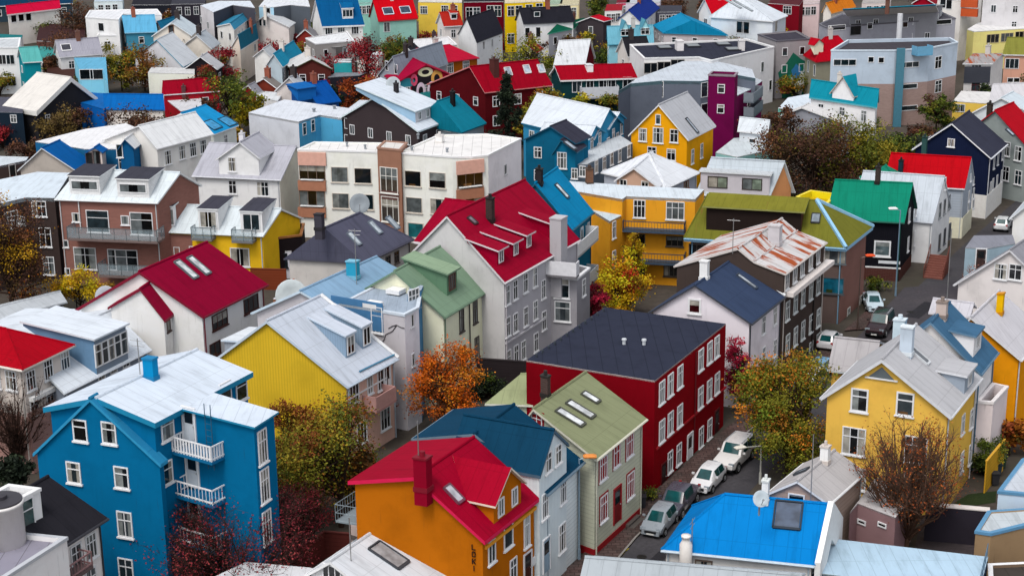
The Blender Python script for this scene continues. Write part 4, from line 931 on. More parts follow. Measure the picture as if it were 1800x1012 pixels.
# moss roof building
MO = '#76762c'
h = House('apartment_building', 'brown brick corner block with mossy hipped roof edged pale blue', 'apartment building', '#5a4c48', MO, [(1535, 398), ('h', .5, 3.4), (1487.5, 436)], (1202, 418), 7.7, hip=(4.3, .6), trim='#86b4d2', rk='moss', rt=.35, oh=.5, wside='#7c5a52')
h.dormer(1, (1240, 409), (1408, 408), 2.3, 'shed', .12, wall='#241c1a', cheek='#4a3028', roof='#83802e', rk='moss', oh=.35, trim='#8a8a50')  # dark front stands for the open balcony recess, shade put into its colour
h.win('s', 2.4, 1.8, [(1465, 447)], 'plain', '#5a6064', '#5a6064'); h.win('s', 2.2, 1.6, [(1463, 502)], 'plain', '#4a5054', '#1a6a84'); h.win('f', .9, 1.8, [(1491, 556), (1513, 534)], 'cross', '#b8b8b4')
h.sky(1, [(1434, 384)], .8, 1.1, '#2a2c2e', '#9aa8b4'); h.win('s', 1.6, 1.3, [(1225, 440), (1250, 445)], 'two', '#4a4440')
m = MB()
for q in (0,): m.bar(h.T[0][0] + UP * .05, h.T[0][1] + UP * .05, .2, 0, 5); m.bar(h.T[0][2] + UP * .05, h.T[0][1] + UP * .05, .22, 0, 5)
h.part(m, 'hip_flashing', mplain('#8ab8d6'), h.roofo)
# black house with green roof
h = House('house', 'black clad house with emerald green roof and white windows', 'house', '#15151b', '#12866c', ('E', (1590, 391), (1605, 322), 1.0), (1451, 384), 6.4, trim='#0f5a4a', rt=.2, wk='corr')
h.win('s', 1.7, 1.7, [(1551, 437)], 'plain', WHITE, '#56666a', fw=.16); h.win('s', 1.5, 1.5, [(1551, 484)], 'cross', WHITE); h.strip('s', (1521, 468), (1583, 472), .14, .08, '#e0e0e0', 'white_band')
h.win('f', .8, 1.5, [(1598, 378), (1609.5, 368)], 'cross'); h.win('f', .8, 1.6, [(1596, 429), (1608, 418)], 'cross'); m = MB(); zz = h.hit('s', (1550, 470)).z - .1; m.box(h.at(h.S - .25, -.2, .35), h.pl['s'][1] * .03, h.vh * (h.L - .7), UP * (zz + .2)); m.box(h.at(.35, -.2, .28), h.t * (h.S - .7), -h.vh * .03, UP * (zz + .2)); h.part(m, 'lower_wall', mwall('#4e2c26', 'brick'))
h.block('s', (1563, 461), 2.2, .3, .06, '#c8ccd0', 'sign_board')
g_ = House(None, None, None, '#15151b', '#12866c', [(1520, 326), (1568, 305), (1612, 328)], (1600, 312), 6.9, parent=h, gut=False); g_.wallo.name = 'cross_gable_wall'; g_.roofo.name = 'cross_gable_roof'
h.chim(h.T[0][1].lerp(h.T[1][1], .45) - UP * .1, .9, .7, 1.9, '#3a302c', '#221e1c', 'brick')
h = Flat('shed', 'bright yellow topped box between mossy and emerald roofs', 'shed', '#e8c61c', '#d8b414', [(1400, 345), (1424, 354), (1455, 357), (1470, 340), (1425, 334)], 8.0, par=.7, trim='#f0d040')
# white roof white house
h = House('house', 'white gabled house with long pale roof behind the emerald roof', 'house', '#d9d9dd', '#cdd5de', ('E', (1640, 391), (1661, 310), 1.15), (1495, 380), 4.6, trim='#c2c8d0', rt=.2, oh=.12)
h.win('f', .6, 1.4, [(1661, 323)], 'plain'); h.win('f', .8, 1.7, [(1652, 370), (1660, 363), (1668, 355)], 'plain', '#8a8e92'); h.win('f', .8, 1.8, [(1651, 425), (1660, 415), (1669, 406)], 'plain', '#5a5e66')
h = House('house', 'grey clad house with scarlet roof on pale plinth', 'house', '#9aa2ac', '#bc0016', ('E', (1696, 332), (1708, 277), 1.15), (1553, 323), 5.8, trim='#c4cad0', rt=.15, wk='board', oh=.15)
h.chimney(1, (1583, 302), .9, .7, 1.5, '#1c2e38', '#10181c'); h.win('f', .6, .9, [(1706, 312), (1711, 318)], 'cross'); h.win('f', .7, 1.3, [(1703, 345), (1711, 340), (1702, 362), (1711, 357)], 'plain')
m = MB(); m.box(h.at(.1, -.2, .05), h.t * (h.S - .2), -h.vh * .05, UP * 2.6); m.box(h.at(h.S - .1, -.2, .05), h.pl['s'][1] * .05, h.vh * (h.L - .1), UP * 2.6); h.part(m, 'plinth', mplain('#d8d0b8', KW))
h = House('house', 'dark navy three storey house with slate roof on white basement', 'house', '#141c34', '#3a3c4c', [(1604, 262), (1673, 217), (1742, 278)], (1771, 253), 7.4, trim='#dfe2e8', rt=.18, wk='corr')
h.win('f', .9, 1.0, [(1671, 256), (1672, 251)][1:], 'two'); h.win('s', .7, 1.5, [(1747, 286), (1754, 279), (1762, 270)], 'plain'); h.win('s', .7, 1.5, [(1741, 330), (1752, 318), (1760, 309), (1745, 324)], 'plain')
h.chim(P((1624, 274), 7.2), .9, .8, 2.6, '#2c4a48', '#1c3634'); 
m = MB(); m.box(h.at(h.S - .25, -.2, .05), h.pl['s'][1] * .06, h.vh * (h.L - .1), UP * 3.0); m.box(h.at(.2, -.2, .27), h.t * (h.S - .4), -h.vh * .06, UP * 3.0); h.part(m, 'plinth', mplain('#d8d2cc', KW))
h = House('house', 'house with scarlet gable roof at the right picture edge', 'house', '#8c9492', '#b4001c', [(1672, 250), (1749, 194), (1830, 285)], (1862, 268), 5.6, trim='#b00020', gut=False); h.chimney(0, (1739, 203), 1.1, .9, 1.7, '#3a342e', '#2a2622')
h.sky(1, [(1775, 233)], .7, 1.2); h.win('s', .9, 1.6, [(1836, 300)], 'plain'); h.win('f', 1.1, 1.8, [(1770, 262), (1790, 270), (1768, 305), (1790, 312)], 'cross')
h = House('house', 'white house with grey roof and porch by the street at the right edge', 'house', '#d2ccca', '#9a9aa2', [(1677, 500), (1775, 439), (1866, 528)], (1900, 500), 5.0, trim='#d4d4d8', rt=.2)
h.win('f', 1.2, 1.5, [(1759, 477), (1785, 478)], 'cross')
b_ = Flat(None, None, None, '#8fa4b0', '#8e909a', [(1697, 435), (1739, 436), (1785, 428), (1780, 413), (1712, 414)], 5.2, par=0, rk='metal', parent=h, trim='#b8bac0'); b_.wallo.name = 'porch_wall'; b_.roofo.name = 'porch_roof'
b_.door(0, .9, 2.0, (1724, 455), '#3a2a28', WHITE)
h = House('house', 'white roof corner above the parked white car at the right edge', 'house', '#dcd8d4', '#d4dce4', [(1775, 384), (1830, 340), (1850, 395)], (1900, 330), 6.2, trim='#dde2e6')
# central white apartments
WA = '#e8ddd0'
h = Flat('apartment_building', 'long cream white three storey apartment block with recessed balconies', 'apartment building', WA, '#f0eeec', [(523, 262), (665, 266), (691, 251), (552, 249)], 10.4, par=.15, trim='#f0eeec', rt=.2)
r2 = Flat(None, None, None, WA, '#f0eeec', [(699, 268), (795, 275), (830, 275), (858, 272), (916, 243), (855, 235), (770, 237)], 10.4, par=.15, parent=h, trim='#f0eeec', walls={3: '#d4d0d4', 4: '#d0cccc'}); r2.wallo.name = 'east_wall'; r2.roofo.name = 'east_roof'  # end wall tone greyer than the front, shade put into the colour
c_ = Flat(None, None, None, '#8a6452', '#e4e0dc', [(663, 259), (704, 263), (716, 250), (676, 247)], 10.9, par=.1, parent=h, trim='#9a7462'); c_.wallo.name = 'stair_wall'; c_.roofo.name = 'stair_roof'
h.win(0, 2.0, 1.8, [(597, 307), (638, 309), (599, 353), (642, 355)], 'plain', '#cfc6ba', fw=.06)
r2.win(0, 2.0, 1.8, [(726, 314), (769, 317), (728, 360.5), (771, 363)], 'plain', '#cfc6ba', fw=.06); r2.win(0, 2.0, 1.8, [(731, 405), (773, 408)], 'plain', '#cfc6ba', '#1c6a70')
c_.win(0, 2.3, 3.0, [(684, 317), (686, 368)], 'grid', '#e8e4dc', '#4a4440'); c_.block(0, (685, 343), 2.5, 1.0, .06, '#5a3c38', 'panel')
for hh, f, xs in ((h, 0, 549), (r2, 2, 826)):
    for k, y in enumerate((302, 349)):
        yy = y + (12 if xs > 700 else 0); hh.win(f, 3.1, 1.9, [(xs, yy)], 'three', '#8a7464', '#1c1816', fw=.06)  # one dark window draws each balcony recess, its shade put into the pane colour
    for k, y in enumerate((279, 326, 373)):
        yy = y + (14 if xs > 700 else 0); hh.block(f, (xs, yy), 3.3, 1.15 if k else 1.5, .25, '#c89a8a' if k == 0 else '#9c6a52', 'balcony_parapet')
    hh.strip(f, (xs - 20, 315 + (12 if xs > 700 else 0)), (xs + 20, 316 + (12 if xs > 700 else 0)), .08, .35, '#e4e0dc', 'rail'); hh.strip(f, (xs - 20, 361 + (12 if xs > 700 else 0)), (xs + 20, 362 + (12 if xs > 700 else 0)), .08, .35, '#e4e0dc', 'rail')
r2.win(3, .7, 1.2, [(888, 298)], 'plain', '#b8b8bc'); r2.win(4, .8, 1.2, [(905, 286), (905, 330)], 'plain', '#b8b8bc')
h.vent([(642, 262), (610, 258)], .12, .5); r2.vent([(724, 265), (786, 268), (735, 243)], .14, .5); r2.chimney((773, 251), 1.2, 1.0, 1.0, '#d8d4d0')
# grey hip gable with dish
h = House('house', 'plain grey gabled house with lavender grey roof and chimney', 'house', '#b7b3ae', '#5c5d70', [(500, 454), (570, 400.5), (640, 462)], (727, 420), 7.0, hip=(0, 3.0), trim='#4a4a58', rt=.15)
h.sky(1, [(622, 420), (659, 400), (690, 392)], .7, 1.6, '#6a7480', '#c6d2da'); h.chimney(0, (562, 402), 1.1, .8, 1.6, '#3c3a42', '#2a282c', pot=False)
h.win('s', .9, 1.2, [(697, 452), (682, 460)], 'cross', '#6a6058')
dish('grey dish on the ridge of the lavender grey roof', P((632, 358), 11.0), 1.0, Vector((.1, -1, .3)), '#8a9298')
h = Flat('shed', 'small black timber shed with orange railing beside the yellow terrace', 'shed', '#1c1618', '#241c1c', [(463, 410), (480, 418), (530, 412), (535, 392), (500, 392)], 4.6, par=.7, trim='#8a5a30')
h = Flat('outbuilding', 'white garage with glazed doors under the black timber shed', 'outbuilding', '#c4c4cc', '#3a3034', [(466, 432), (478, 442), (512, 441), (520, 425)], 3.0, par=0, rk='felt'); h.win(1, 1.5, 1.6, [(493, 458)], 'three', '#20282c')
# brick building
BK = '#8a5f55'
h = House('apartment_building', 'brown brick terrace block with white roof and two black topped dormers', 'apartment building', BK, '#e3edf2', [(355, 325), (317, 303), (277.5, 356)], (96, 349.5), 9.2, trim='#e8ecee', rt=.2, wk='brick', oh=.25)
for a, b in (((124, 340), (176, 344)), ((208, 345), (262, 350))): h.dormer(1, a, b, 1.9, 'shed', .06, wall='#e6ebec', roof='#45454f', rk='felt', win=(1, 3.0, 1.0, 'plain', WHITE, '#101216'), oh=.15)
h.win('s', 2.5, 2.4, [(172, 389), (249, 393)], 'top', WHITE); h.win('s', .9, 1.0, [(134, 382), (220, 387)], 'plain'); h.balcony('s', (118, 418), (277, 427), 2.0, 1.2, 'glass', '#5a6266', '#6e5f5c')
h.win('s', 2.5, 2.4, [(150, 454), (223, 458)], 'cross', WHITE); h.win('s', .9, 2.3, [(197, 456)], 'top', WHITE); h.balcony('s', (172, 482), (270, 490), 2.0, 1.2, 'glass', '#5a6266', '#6e5f5c'); h.win('s', .6, .8, [(116, 428), (119, 477)], 'plain')
m = MB(); a = h.hit('s', (139, 370), .1); m.bar(Vector((a.x, a.y, 6)), Vector((a.x, a.y, 9)), .07); h.part(m, 'downpipe', mplain('#dcdcdc'))
BRK = h
h = Flat('apartment_building', 'dark umber apartment house with white roof at the left edge', 'apartment building', '#3a302e', '#dce8f2', [(-80, 376), (46, 347), (96, 348), (124, 304), (66, 302), (-70, 330)], 9.2, par=0, rk='metal', trim='#c6d0d8', rt=.4)
h.win(1, 1.6, 1.7, [(69, 367)], 'grid'); h.win(1, 1.3, 2.1, [(80, 417)], 'cross'); h.win(1, 1.3, 2.0, [(86, 467)], 'cross'); h.win(0, 1.6, 1.7, [(20, 385), (-10, 395)], 'cross'); h.balcony(0, (22, 405), (46, 397), 1.4, 1.0, 'rails', '#cfcfcf', '#4a4440')
# yellow terrace
h = House('terrace_house', 'yellow terrace with white mansard roof and three tall dormers', 'terrace', '#e6ac22', '#e3edf2', [(533, 383), (495, 366.5), (463, 414)], (278, 406), 5.6, trim='#e2ebf0', rt=.2, oh=.25)
for a, b in (((281, 399), (305, 400)), ((350, 404), (385, 405)), ((424, 408), (462, 410))): h.dormer(1, a, b, 2.2, 'shed', .06, wall='#dfe8ec', roof='#474752', rk='felt', win=(1, 1.9, 1.8, 'two', WHITE), oh=.12)
h.balcony('s', (336, 420), (372, 421), 1.2, 1.2, 'glass', '#5a6a70', '#6a6a6a'); h.balcony('s', (407, 424), (444, 425), 1.2, 1.2, 'glass', '#5a6a70', '#6a6a6a')
h.win('s', 1.2, 2.0, [(290, 445)], 'plain'); h.win('s', .7, .9, [(311, 441)], 'plain'); h.win('s', 2.1, 2.0, [(422, 452)], 'two'); h.win('s', 2.1, 2.0, [(350, 449)], 'two')
m = MB(); n0 = h.pl['s'][1]; a = h.at(h.S - .25, -.2, h.L - .25); m.box(a, n0 * .05, -h.vh * 3.3, UP * 5.45); h.part(m, 'brick_wall', mwall(BK, 'brick'))
# white cross gable house
h = House('house', 'white house with grey roof and central front gable above the terraces', 'house', '#dfdfe4', '#babac4', [(549, 279), (521, 257), (494, 316)], (337, 309), 7.0, trim='#d2d4da', rt=.18, wside='#d8d0c0')
g_ = House(None, None, None, '#e0e0e6', '#babac4', [(378, 281), (421, 250), (457, 279)], None, 0, parent=h, plane=(h, 's', .1), depth=6, gut=False, rt=.15, base=1); g_.wallo.name = 'gable_wall'; g_.roofo.name = 'gable_roof'
g_.win('f', 1.0, 1.7, [(408, 289)], 'cross'); h.win('s', 1.0, 1.6, [(409, 329)], 'cross'); h.win('s', 1.5, 1.7, [(462, 332)], 'grid'); h.chim(P((426, 253), 10.0), 1.0, .8, 1.4, '#c8c8cc')
# ------------------------------------------------------------------ far houses
def G(label, wall, roof, prof, C, ze=6.0, cat='house', name='house', **k):
    k.setdefault('gut', False); hh = House(name, label, cat, wall, roof, prof, C, ze, **k); FAR.append(hh); return hh
def FL(label, wall, roof, px, z=6.0, cat='house', name='house', **k):
    hh = Flat(name, label, cat, wall, roof, px, z, **k)
    if z > 4.9: FAR.append(hh)
    return hh
FAR = []
# --- second row right of the white apartments
h = G('dark slate roofed house with deep teal gothic gable', '#0f5674', '#3c3c4a', [(918, 246), (967, 222), (1012, 252)], (1040, 240), 8.8, trim='#20506a')
g_ = House(None, None, None, '#0f5f80', '#3a3a48', [(969, 272), (986, 246), (1014, 268)], None, 0, parent=h, plane=(h, 'f', 1.5), depth=4, trim='#14607e'); g_.wallo.name = 'gable_wall'; g_.roofo.name = 'gable_roof'
g_.win('f', 1.2, 2.0, [(988, 282)], 'grid'); g_.win('f', .8, 1.3, [(1010, 305), (1024, 301), (985, 318)], 'cross'); h.sky(0, [(940, 279), (927, 288)], .8, 2.0); h.sky(1, [(1002, 256)], .8, 1.6)
h = G('sky blue house with white roof and two street gables', '#2f7ea4', '#dfe6ee', ('E', (1045, 247), (1072, 192), .62), (916, 216), 7.2, trim='#2a7a9e')
for q in ([(1036, 246), (1048, 221), (1066, 232)], [(1071, 228), (1090, 198), (1102, 208)]):
    g_ = House(None, None, None, '#2f80a8', '#dfe6ee', q, None, 0, parent=h, plane=(h, 'f', .3), depth=7, trim='#3a88ac', base=3); g_.wallo.name = 'gable_wall'; g_.roofo.name = 'gable_roof'
    g_.win('f', .9, 1.5, [(1078, 236), (1092, 226)] if q[0][0] > 1050 else [(1040, 252), (1054, 243)], 'cross')
h = FL('grey blue terrace with pale roof ledge below the sky blue gables', '#5d6a78', '#cfd6dc', [(1005, 290), (1033, 288), (1112, 252), (1090, 238), (1010, 268)], 6.2, par=0, rk='metal')
h.win(1, .9, 1.6, [(1048, 293), (1062, 287), (1075, 279), (1089, 273), (1105, 265)], 'cross')
h = FL('turquoise lean-to beside the ochre gable house', '#2a90a4', '#2a8fa6', [(1100, 275), (1125, 276), (1149, 265), (1118, 247)], 4.2, cat='shed', name='shed', par=0, rk='metal')
h = G('ochre orange gabled house with pale grey roof and white verges', '#e39410', '#c0c2c8', [(1104, 238), (1157.5, 184), (1210, 246)], (1259, 221), 7.0, trim='#eceff2', rt=.2, gut=True)
h.win('f', .7, 1.3, [(1157, 210)], 'plain'); h.win('f', 1.1, 1.7, [(1130, 237), (1185, 239)], 'cross'); h.win('f', 1.4, 2.0, [(1157, 238)], 'grid'); h.win('s', .9, 1.9, [(1217, 275), (1233, 265)], 'cross'); h.win('f', 1.2, 1.5, [(1180, 272), (1146, 268)], 'cross')
h.sky(1, [(1216, 221)], .6, 2.4, '#3a3e44')
h = FL('small aqua house with pale roof left of the leafless dark bush', '#7fb0ae', '#d4dde2', [(1258, 268), (1296, 276), (1362, 262), (1348, 240), (1290, 243)], 4.6, par=0, rk='metal')
h = G('pale grey house with white roof below the magenta tower', '#c6ccd2', '#dde4ea', ('E', (1296, 230), (1300, 206), .7), (1350, 236), 6.0)
h = FL('dark grey curved apartment block with pale arched roof', '#5e6470', '#cdd5de', [(1087, 160), (1108, 147), (1165, 142), (1232, 143), (1296, 132), (1328, 138), (1322, 122), (1255, 107), (1200, 108), (1120, 138)], 8.5, cat='apartment building', name='apartment_building', par=0, rk='metal', trim='#6f9aa4', rt=.5)
h.win(2, .9, 2.4, [(1161, 157)], 'top'); h.win(2, 2.6, 1.8, [(1123, 193)], 'three', '#c8c0bc', '#3a2c20'); h.win(3, 1.4, 2.2, [(1238, 158), (1238, 195)], 'plain')
h = FL('tall magenta stair tower on the grey curved block', '#600a3e', '#6a6068', [(1245, 131), (1292, 133), (1297, 127), (1252, 125)], 11.5, cat='tower', name='stair_tower', par=.3, trim='#8a7a84')
h = FL('plum magenta wing with grey balconies right of the stair tower', '#6c1848', '#c8d0d8', [(1296, 168), (1322, 156), (1340, 142), (1318, 133), (1290, 140)], 6.8, cat='apartment building', name='apartment_building', par=0, rk='metal'); h.win(0, 1.0, 1.4, [(1316, 180)], 'plain')
h.balcony(1, (1325, 178), (1341, 168), 1.5, 1.3, 'solid', '#7c848c', '#5a626a'); h.balcony(1, (1325, 203), (1341, 193), 1.5, 1.3, 'solid', '#7c848c', '#5a626a')
h = FL('white angled apartment block with black felt roof', '#dcd8d8', '#363846', [(1107, 78), (1132, 102), (1227, 100), (1251, 106), (1361, 82), (1312, 68)], 9.0, cat='apartment building', name='apartment_building', par=.3, trim='#f0f0f2')
h.win(1, 2.2, 1.7, [(1144, 120), (1167, 118), (1191, 114)], 'two', '#b4b0ac'); h.win(3, .9, 1.7, [(1310, 128), (1340, 118), (1354, 150)], 'plain'); h.chimney((1194, 88), 3.4, 1.6, 1.7, '#d4d0d0', pot=False); h.chimney((1303, 89), 1.6, 1.4, 1.8, '#c8c4c4', pot=False)
h.skyl([(1168, 85), (1218, 82), (1271, 79), (1288, 88)], 3, 2.2, '#15161c', '#22232c')
h = G('dark green house with crimson roof and white balcony', '#13363a', '#9e001e', [(1098, 126), (1110, 112), (1121, 137)], (985, 141.5), 6.4, trim='#e4e6ea', rt=.25)
h.win('s', 1.5, 1.9, [(1014, 152), (1061, 149), (1074, 148), (1103, 146)], 'two'); h.win('s', 1.2, 1.2, [(1037, 148)], 'two'); h.balcony('s', (1022, 172), (1088, 171), 1.6, 1.6, 'solid', '#cfd2da', '#8a8e96'); h.chim(h.rhit(1, (1035, 121)), 2.2, 1.4, .7, '#d8d8dc', pot=False)
h = FL('small white annex left of the crimson roofed green house', '#dcdce0', '#e8ecf0', [(971, 148), (1003, 150), (1006, 142), (974, 124)], 5.0, par=0, rk='metal'); h.win(0, 1.3, 1.8, [(984, 160), (996, 158)], 'plain')
h = G('dark maroon gabled house with broad scarlet roof and roof lights', '#4a0c12', '#9a0020', [(750, 148), (825, 117), (852, 163)], (972, 150), 8.0, trim='#d08080', rt=.15)
h.sky(1, [(926, 122), (951, 121), (893, 126)], 1.0, 1.3, '#d0c8c8'); h.chimney(1, (869, 130), 1.4, 1.2, 2.4, '#4a2a28')
h = G('crimson gable painted with a mural of rings and curls', '#a00a2c', '#a40a38', [(697, 146), (749, 114), (800, 134)], (776, 122), 7.5, trim='#8a0628')
p0, n0 = h.pl['f']; xx = UP.cross(n0).normalized()
def blob(px, rx, rz, col, out, name, inner=None):
    c = h.hit('f', px, out); mm = MB(); k = 22
    ring = [c + xx * (rx * math.cos(6.2832 * i / k)) + UP * (rz * math.sin(6.2832 * i / k)) for i in range(k)]
    if inner:
        r2_ = [c + xx * (inner * rx * math.cos(6.2832 * i / k)) + UP * (inner * rz * math.sin(6.2832 * i / k)) for i in range(k)]
        for i in range(k): mm.poly([ring[i], ring[(i + 1) % k], r2_[(i + 1) % k], r2_[i]])
    else: mm.poly(ring)
    h.part(mm, 'mural', mplain(col, KW))
blob((750, 153), 2.6, 2.6, '#16121a', .03, 'mural'); blob((768, 138), 1.0, 1.3, '#e0a050', .05, 'mural', .5); blob((740, 160), .8, 1.3, '#f0c0d0', .06, 'mural', .5); blob((759, 158), .8, 1.3, '#f0c0d0', .06, 'mural', .5); blob((748, 127), 1.3, .7, '#ecd8b0', .05, 'mural', .5); blob((716, 146), 1.3, .7, '#2a7a8a', .05, 'mural'); blob((752, 167), 2.2, .5, '#2a8a8c', .07, 'mural'); blob((782, 150), .7, 1.0, '#c04818', .05, 'mural'); blob((728, 141), .6, .9, '#e05070', .05, 'mural', .4)
h = G('grey two storey house with lead grey roof behind the mural gable', '#8a8e96', '#8a94a2', [(664, 131), (690, 100), (702, 141)], (788, 112), 7.4, trim='#aab0b8')
h.win('f', .9, 1.5, [(680, 116), (696, 122)], 'plain'); h.win('f', .9, 1.5, [(668, 146), (674, 149), (681, 153)], 'plain'); 
h = G('orange brown house with bright crimson roof behind the mural', '#8a4a12', '#b80030', [(741, 100), (731, 86), (782, 110)], (843, 102), 6.4, trim='#9a2030'); h.win('s', 1.3, 1.7, [(791, 120), (819, 116)], 'grid')
h = G('black gabled house with broad white roof and grey side wall', '#3a3234', '#dfe8f2', [(598, 206), (657, 171), (735, 231)], (786, 212), 7.0, trim='#d4e2ee', rt=.2, gut=True)
h.dormer(1, (733, 218), (770, 200), 1.5, 'shed', .3, wall='#b8b6ba', roof='#dfe8f2', cheek='#8aa8be', win=(3, .9, 1.1, 'two')); h.chimney(1, (697, 174), 1.0, .8, 2.4, '#2c2a2c'); dish('pale dish on the chimney of the black gabled house', P((691, 148), 11.5), 1.0, Vector((.2, -1, .3)), '#b0b8bc')
h = FL('white roofed small house left of the black gabled house', '#cfd0d4', '#d6dee6', [(605, 196), (650, 192), (690, 178), (632, 176)], 6.0, par=0, rk='metal')
h = G('house with teal blue hipped roof and black chimney', '#8f9aa0', '#127e96', [(724, 217), (768, 178), (812, 233)], (855, 217), 6.4, trim='#12687c', rt=.15, hip=(0, 1.5)); h.chimney(1, (796, 184), 1.0, .8, 2.0, '#1c1a1c'); h.win('f', 1.2, 1.3, [(787, 222)], 'two')
h = FL('sky blue block with broad white roof', '#4c9ac0', '#dfe4ec', [(437, 198), (525, 214), (563, 202), (601, 208), (633, 193), (500, 175)], 6.8, cat='apartment building', name='apartment_building', par=0, rk='metal', walls={0: '#c0c2c8'}, rt=.3)
h.win(1, .9, 1.7, [(535, 227), (550, 221)], 'top'); h.win(2, .9, 1.5, [(610, 217), (610, 246)], 'plain'); h.vent([(552, 197), (588, 192)], .2, .5)
h = G('pale blue porch house with gabled roof by the sky blue block', '#7fb4d0', '#9cc4dc', ('E', (640, 243), (626, 217), .6), (690, 240), 4.6, trim='#c4d4de', wside='#8ab8d2')
h.win('s', 1.3, 1.5, [(680, 245)], 'three')
h = FL('long white roof in front of the navy gables', '#1a5a84', '#f0f0f2', [(62, 249), (150, 262), (236, 262), (262, 234), (221, 217), (150, 227)], 6.4, par=0, rk='metal')
for q, ww in (([(206, 263), (219, 245), (237, 262)], (210, 265)), ([(245, 243), (258, 231), (272, 246)], (262, 252))):
    g_ = House('house', 'navy blue street gable with white window ' + ('left of' if q[0][0] < 240 else 'nearest') + ' the long white hipped roof', 'house', '#11507e', '#e8ecf0', q, (q[2][0] + 18, q[2][1] - 14), 7.0, trim='#124a74', gut=False); g_.win('f', .8, 1.7, [ww], 'plain')
h = G('white plastered house with broad white roof by the azure roof lights', '#d8d4d0', '#eceef0', [(178, 246), (243, 221), (276, 262)], (376, 236), 6.8, trim='#e8e8ea'); h.win('s', 1.2, 1.8, [(295, 277), (320, 268), (339, 263), (357, 258)], 'grid')
h = G('azure roofed house with two roof lights', '#c8ccc8', '#1e96d2', [(262, 228), (318, 199), (377, 236)], (420, 220), 5.6); h.sky(1, [(373, 220), (400, 214)], 2.2, 2.0, '#1c4a60', '#2a9ad0')
h = G('long low house with cobalt blue roof', '#d8cfc8', '#0a66b4', ('E', (290, 193), (287, 166), .8), (183, 192), 4.6, trim='#0a5a9e'); h.win('s', 1.1, 1.3, [(255, 205)], 'cross')
h = FL('cobalt blue shed with flat roof left of the long cobalt roof', '#0c56a0', '#0f68b6', [(120, 174), (182, 192), (218, 167), (150, 162)], 4.8, cat='shed', name='shed', par=0, rk='metal', trim='#0a5a9e')
h = G('black A-frame house with thick cream roof edge', '#26262a', '#e6e2dc', [(64, 196), (125, 136), (172, 172)], (112, 163), 5.0, trim='#e8e4de', rt=.7)
h = G('low house with raspberry red roof and white eave', '#a01a28', '#980022', ('E', (386, 160), (387, 136), .9), (284, 167), 5.0, trim='#d8d8dc'); h.chimney(1, (323, 160), .9, .9, .8, '#5a3a3c')
h = FL('white flat roofs with red base right of the cobalt roof', '#9a1822', '#dcdce0', [(288, 172), (318, 196), (355, 188), (352, 166)], 4.0, par=0, rk='metal')
h = FL('pale blue house with mansard front and two dark windows', '#7fc0da', '#6ab4d6', [(130, 102), (141, 125), (180, 124), (190, 150), (186, 101)], 6.0, par=.0, rk='metal', trim='#8ac8e0')
h2_ = h; h.win(1, 2.2, 1.7, [(152, 131), (170, 131)], 'plain')
h = FL('white three storey house with plain front at the left edge', '#dcdcdc', '#cfd4d8', [(-30, 84), (33, 83), (36, 66), (-20, 68)], 8.0, cat='apartment building', name='apartment_building', par=.2); h.win(0, 1.5, 1.7, [(4, 105), (18, 105), (5, 144), (21, 143)], 'two')
h = G('house with weathered turquoise roof near the left edge', '#0f7a86', '#5fb4b0', ('E', (75, 108), (67, 82), .9), (40, 110), 6.0); h = FL('little white house below the weathered turquoise roof', '#e0e4ea', '#e8eaec', [(42, 116), (74, 114), (78, 108), (46, 110)], 4.0, par=0, rk='metal'); h.win(0, 1.0, .9, [(59, 132)], 'plain')
h = G('long lavender grey roofed house with white gable edges', '#dcdcdc', '#a9a8b4', ('E', (181, 95), (173, 66), .9), (104, 101), 5.6, trim='#e0e0e6'); h.sky(1, [(116, 84)], 1.6, 1.4, '#f0f0f0', '#3a3a44')
h = FL('white two tier house at the upper left', '#e4e2dc', '#e8eaee', [(150, 30), (208, 34), (216, 24), (284, 26), (276, 16), (158, 18)], 9.0, par=.15, cat='apartment building', name='apartment_building'); h.win(0, 1.4, 1.6, [(178, 48)], 'plain')
h = FL('lower white block before the two tier house', '#e2e0dc', '#e4e6ea', [(170, 62), (206, 62), (212, 52), (178, 52)], 6.0, par=.15)
h = G('house with sky blue roof and rusty gable', '#3a7c96', '#64b2da', ('E', (219, 58), (214, 28), .9), (277, 56), 6.4, trim='#8ac0da'); h = G('teal roof with red brown edge at the upper left', '#8a9a98', '#15688c', [(270, 50), (276, 38), (284, 54)], (318, 44), 6.5, trim='#8a2a20')
h = G('cream gabled house with small arched window', '#d4ccc0', '#cfdce4', [(266, 64), (302, 40), (337, 63)], (352, 50), 6.4); h.win('f', 1.0, 1.6, [(301, 52)], 'plain', '#8a5a3a')
h = G('house with curved dove grey metal roof', '#c8c8cc', '#cdd2d8', [(235, 100), (275, 70), (322, 118)], (350, 103), 4.6, trim='#4a9ab8')
h = FL('tall charcoal gable with white roof slabs', '#45444c', '#dce4ee', [(352, 10), (375, 22), (409, 9), (448, 14), (440, 2), (385, 2)], 9.5, par=0, rk='metal', cat='apartment building', name='apartment_building', walls={0: '#c8c4c6'}); h.win(0, 1.6, 1.4, [(354, 35), (366, 45), (356, 62)], 'two')
h = G('white house with azure roof and big chimney', '#d4d2ce', '#3a8cb0', [(380, 46), (404, 41), (412, 53)], (450, 24), 7.0); h.chimney(1, (444, 27), 1.3, 1.1, 1.8, '#c8c0b8')
h = G('beige gabled house with teal roof behind the red shrubs', '#cfc2b4', '#1d6c86', [(405, 84), (418, 62), (423, 88)], (455, 68), 6.0); h.win('s', 1.3, 1.4, [(448, 84)], 'two')
h = G('white house with gable and two small windows under grey block', '#d8cfcb', '#d0d4d8', [(446, 42), (465, 27), (509, 48)], (520, 40), 6.0); h.win('f', .8, 1.4, [(458, 40), (465, 40)], 'plain'); h.chimney(0, (466, 26), 1.0, .9, 1.6, '#d8d0c8')
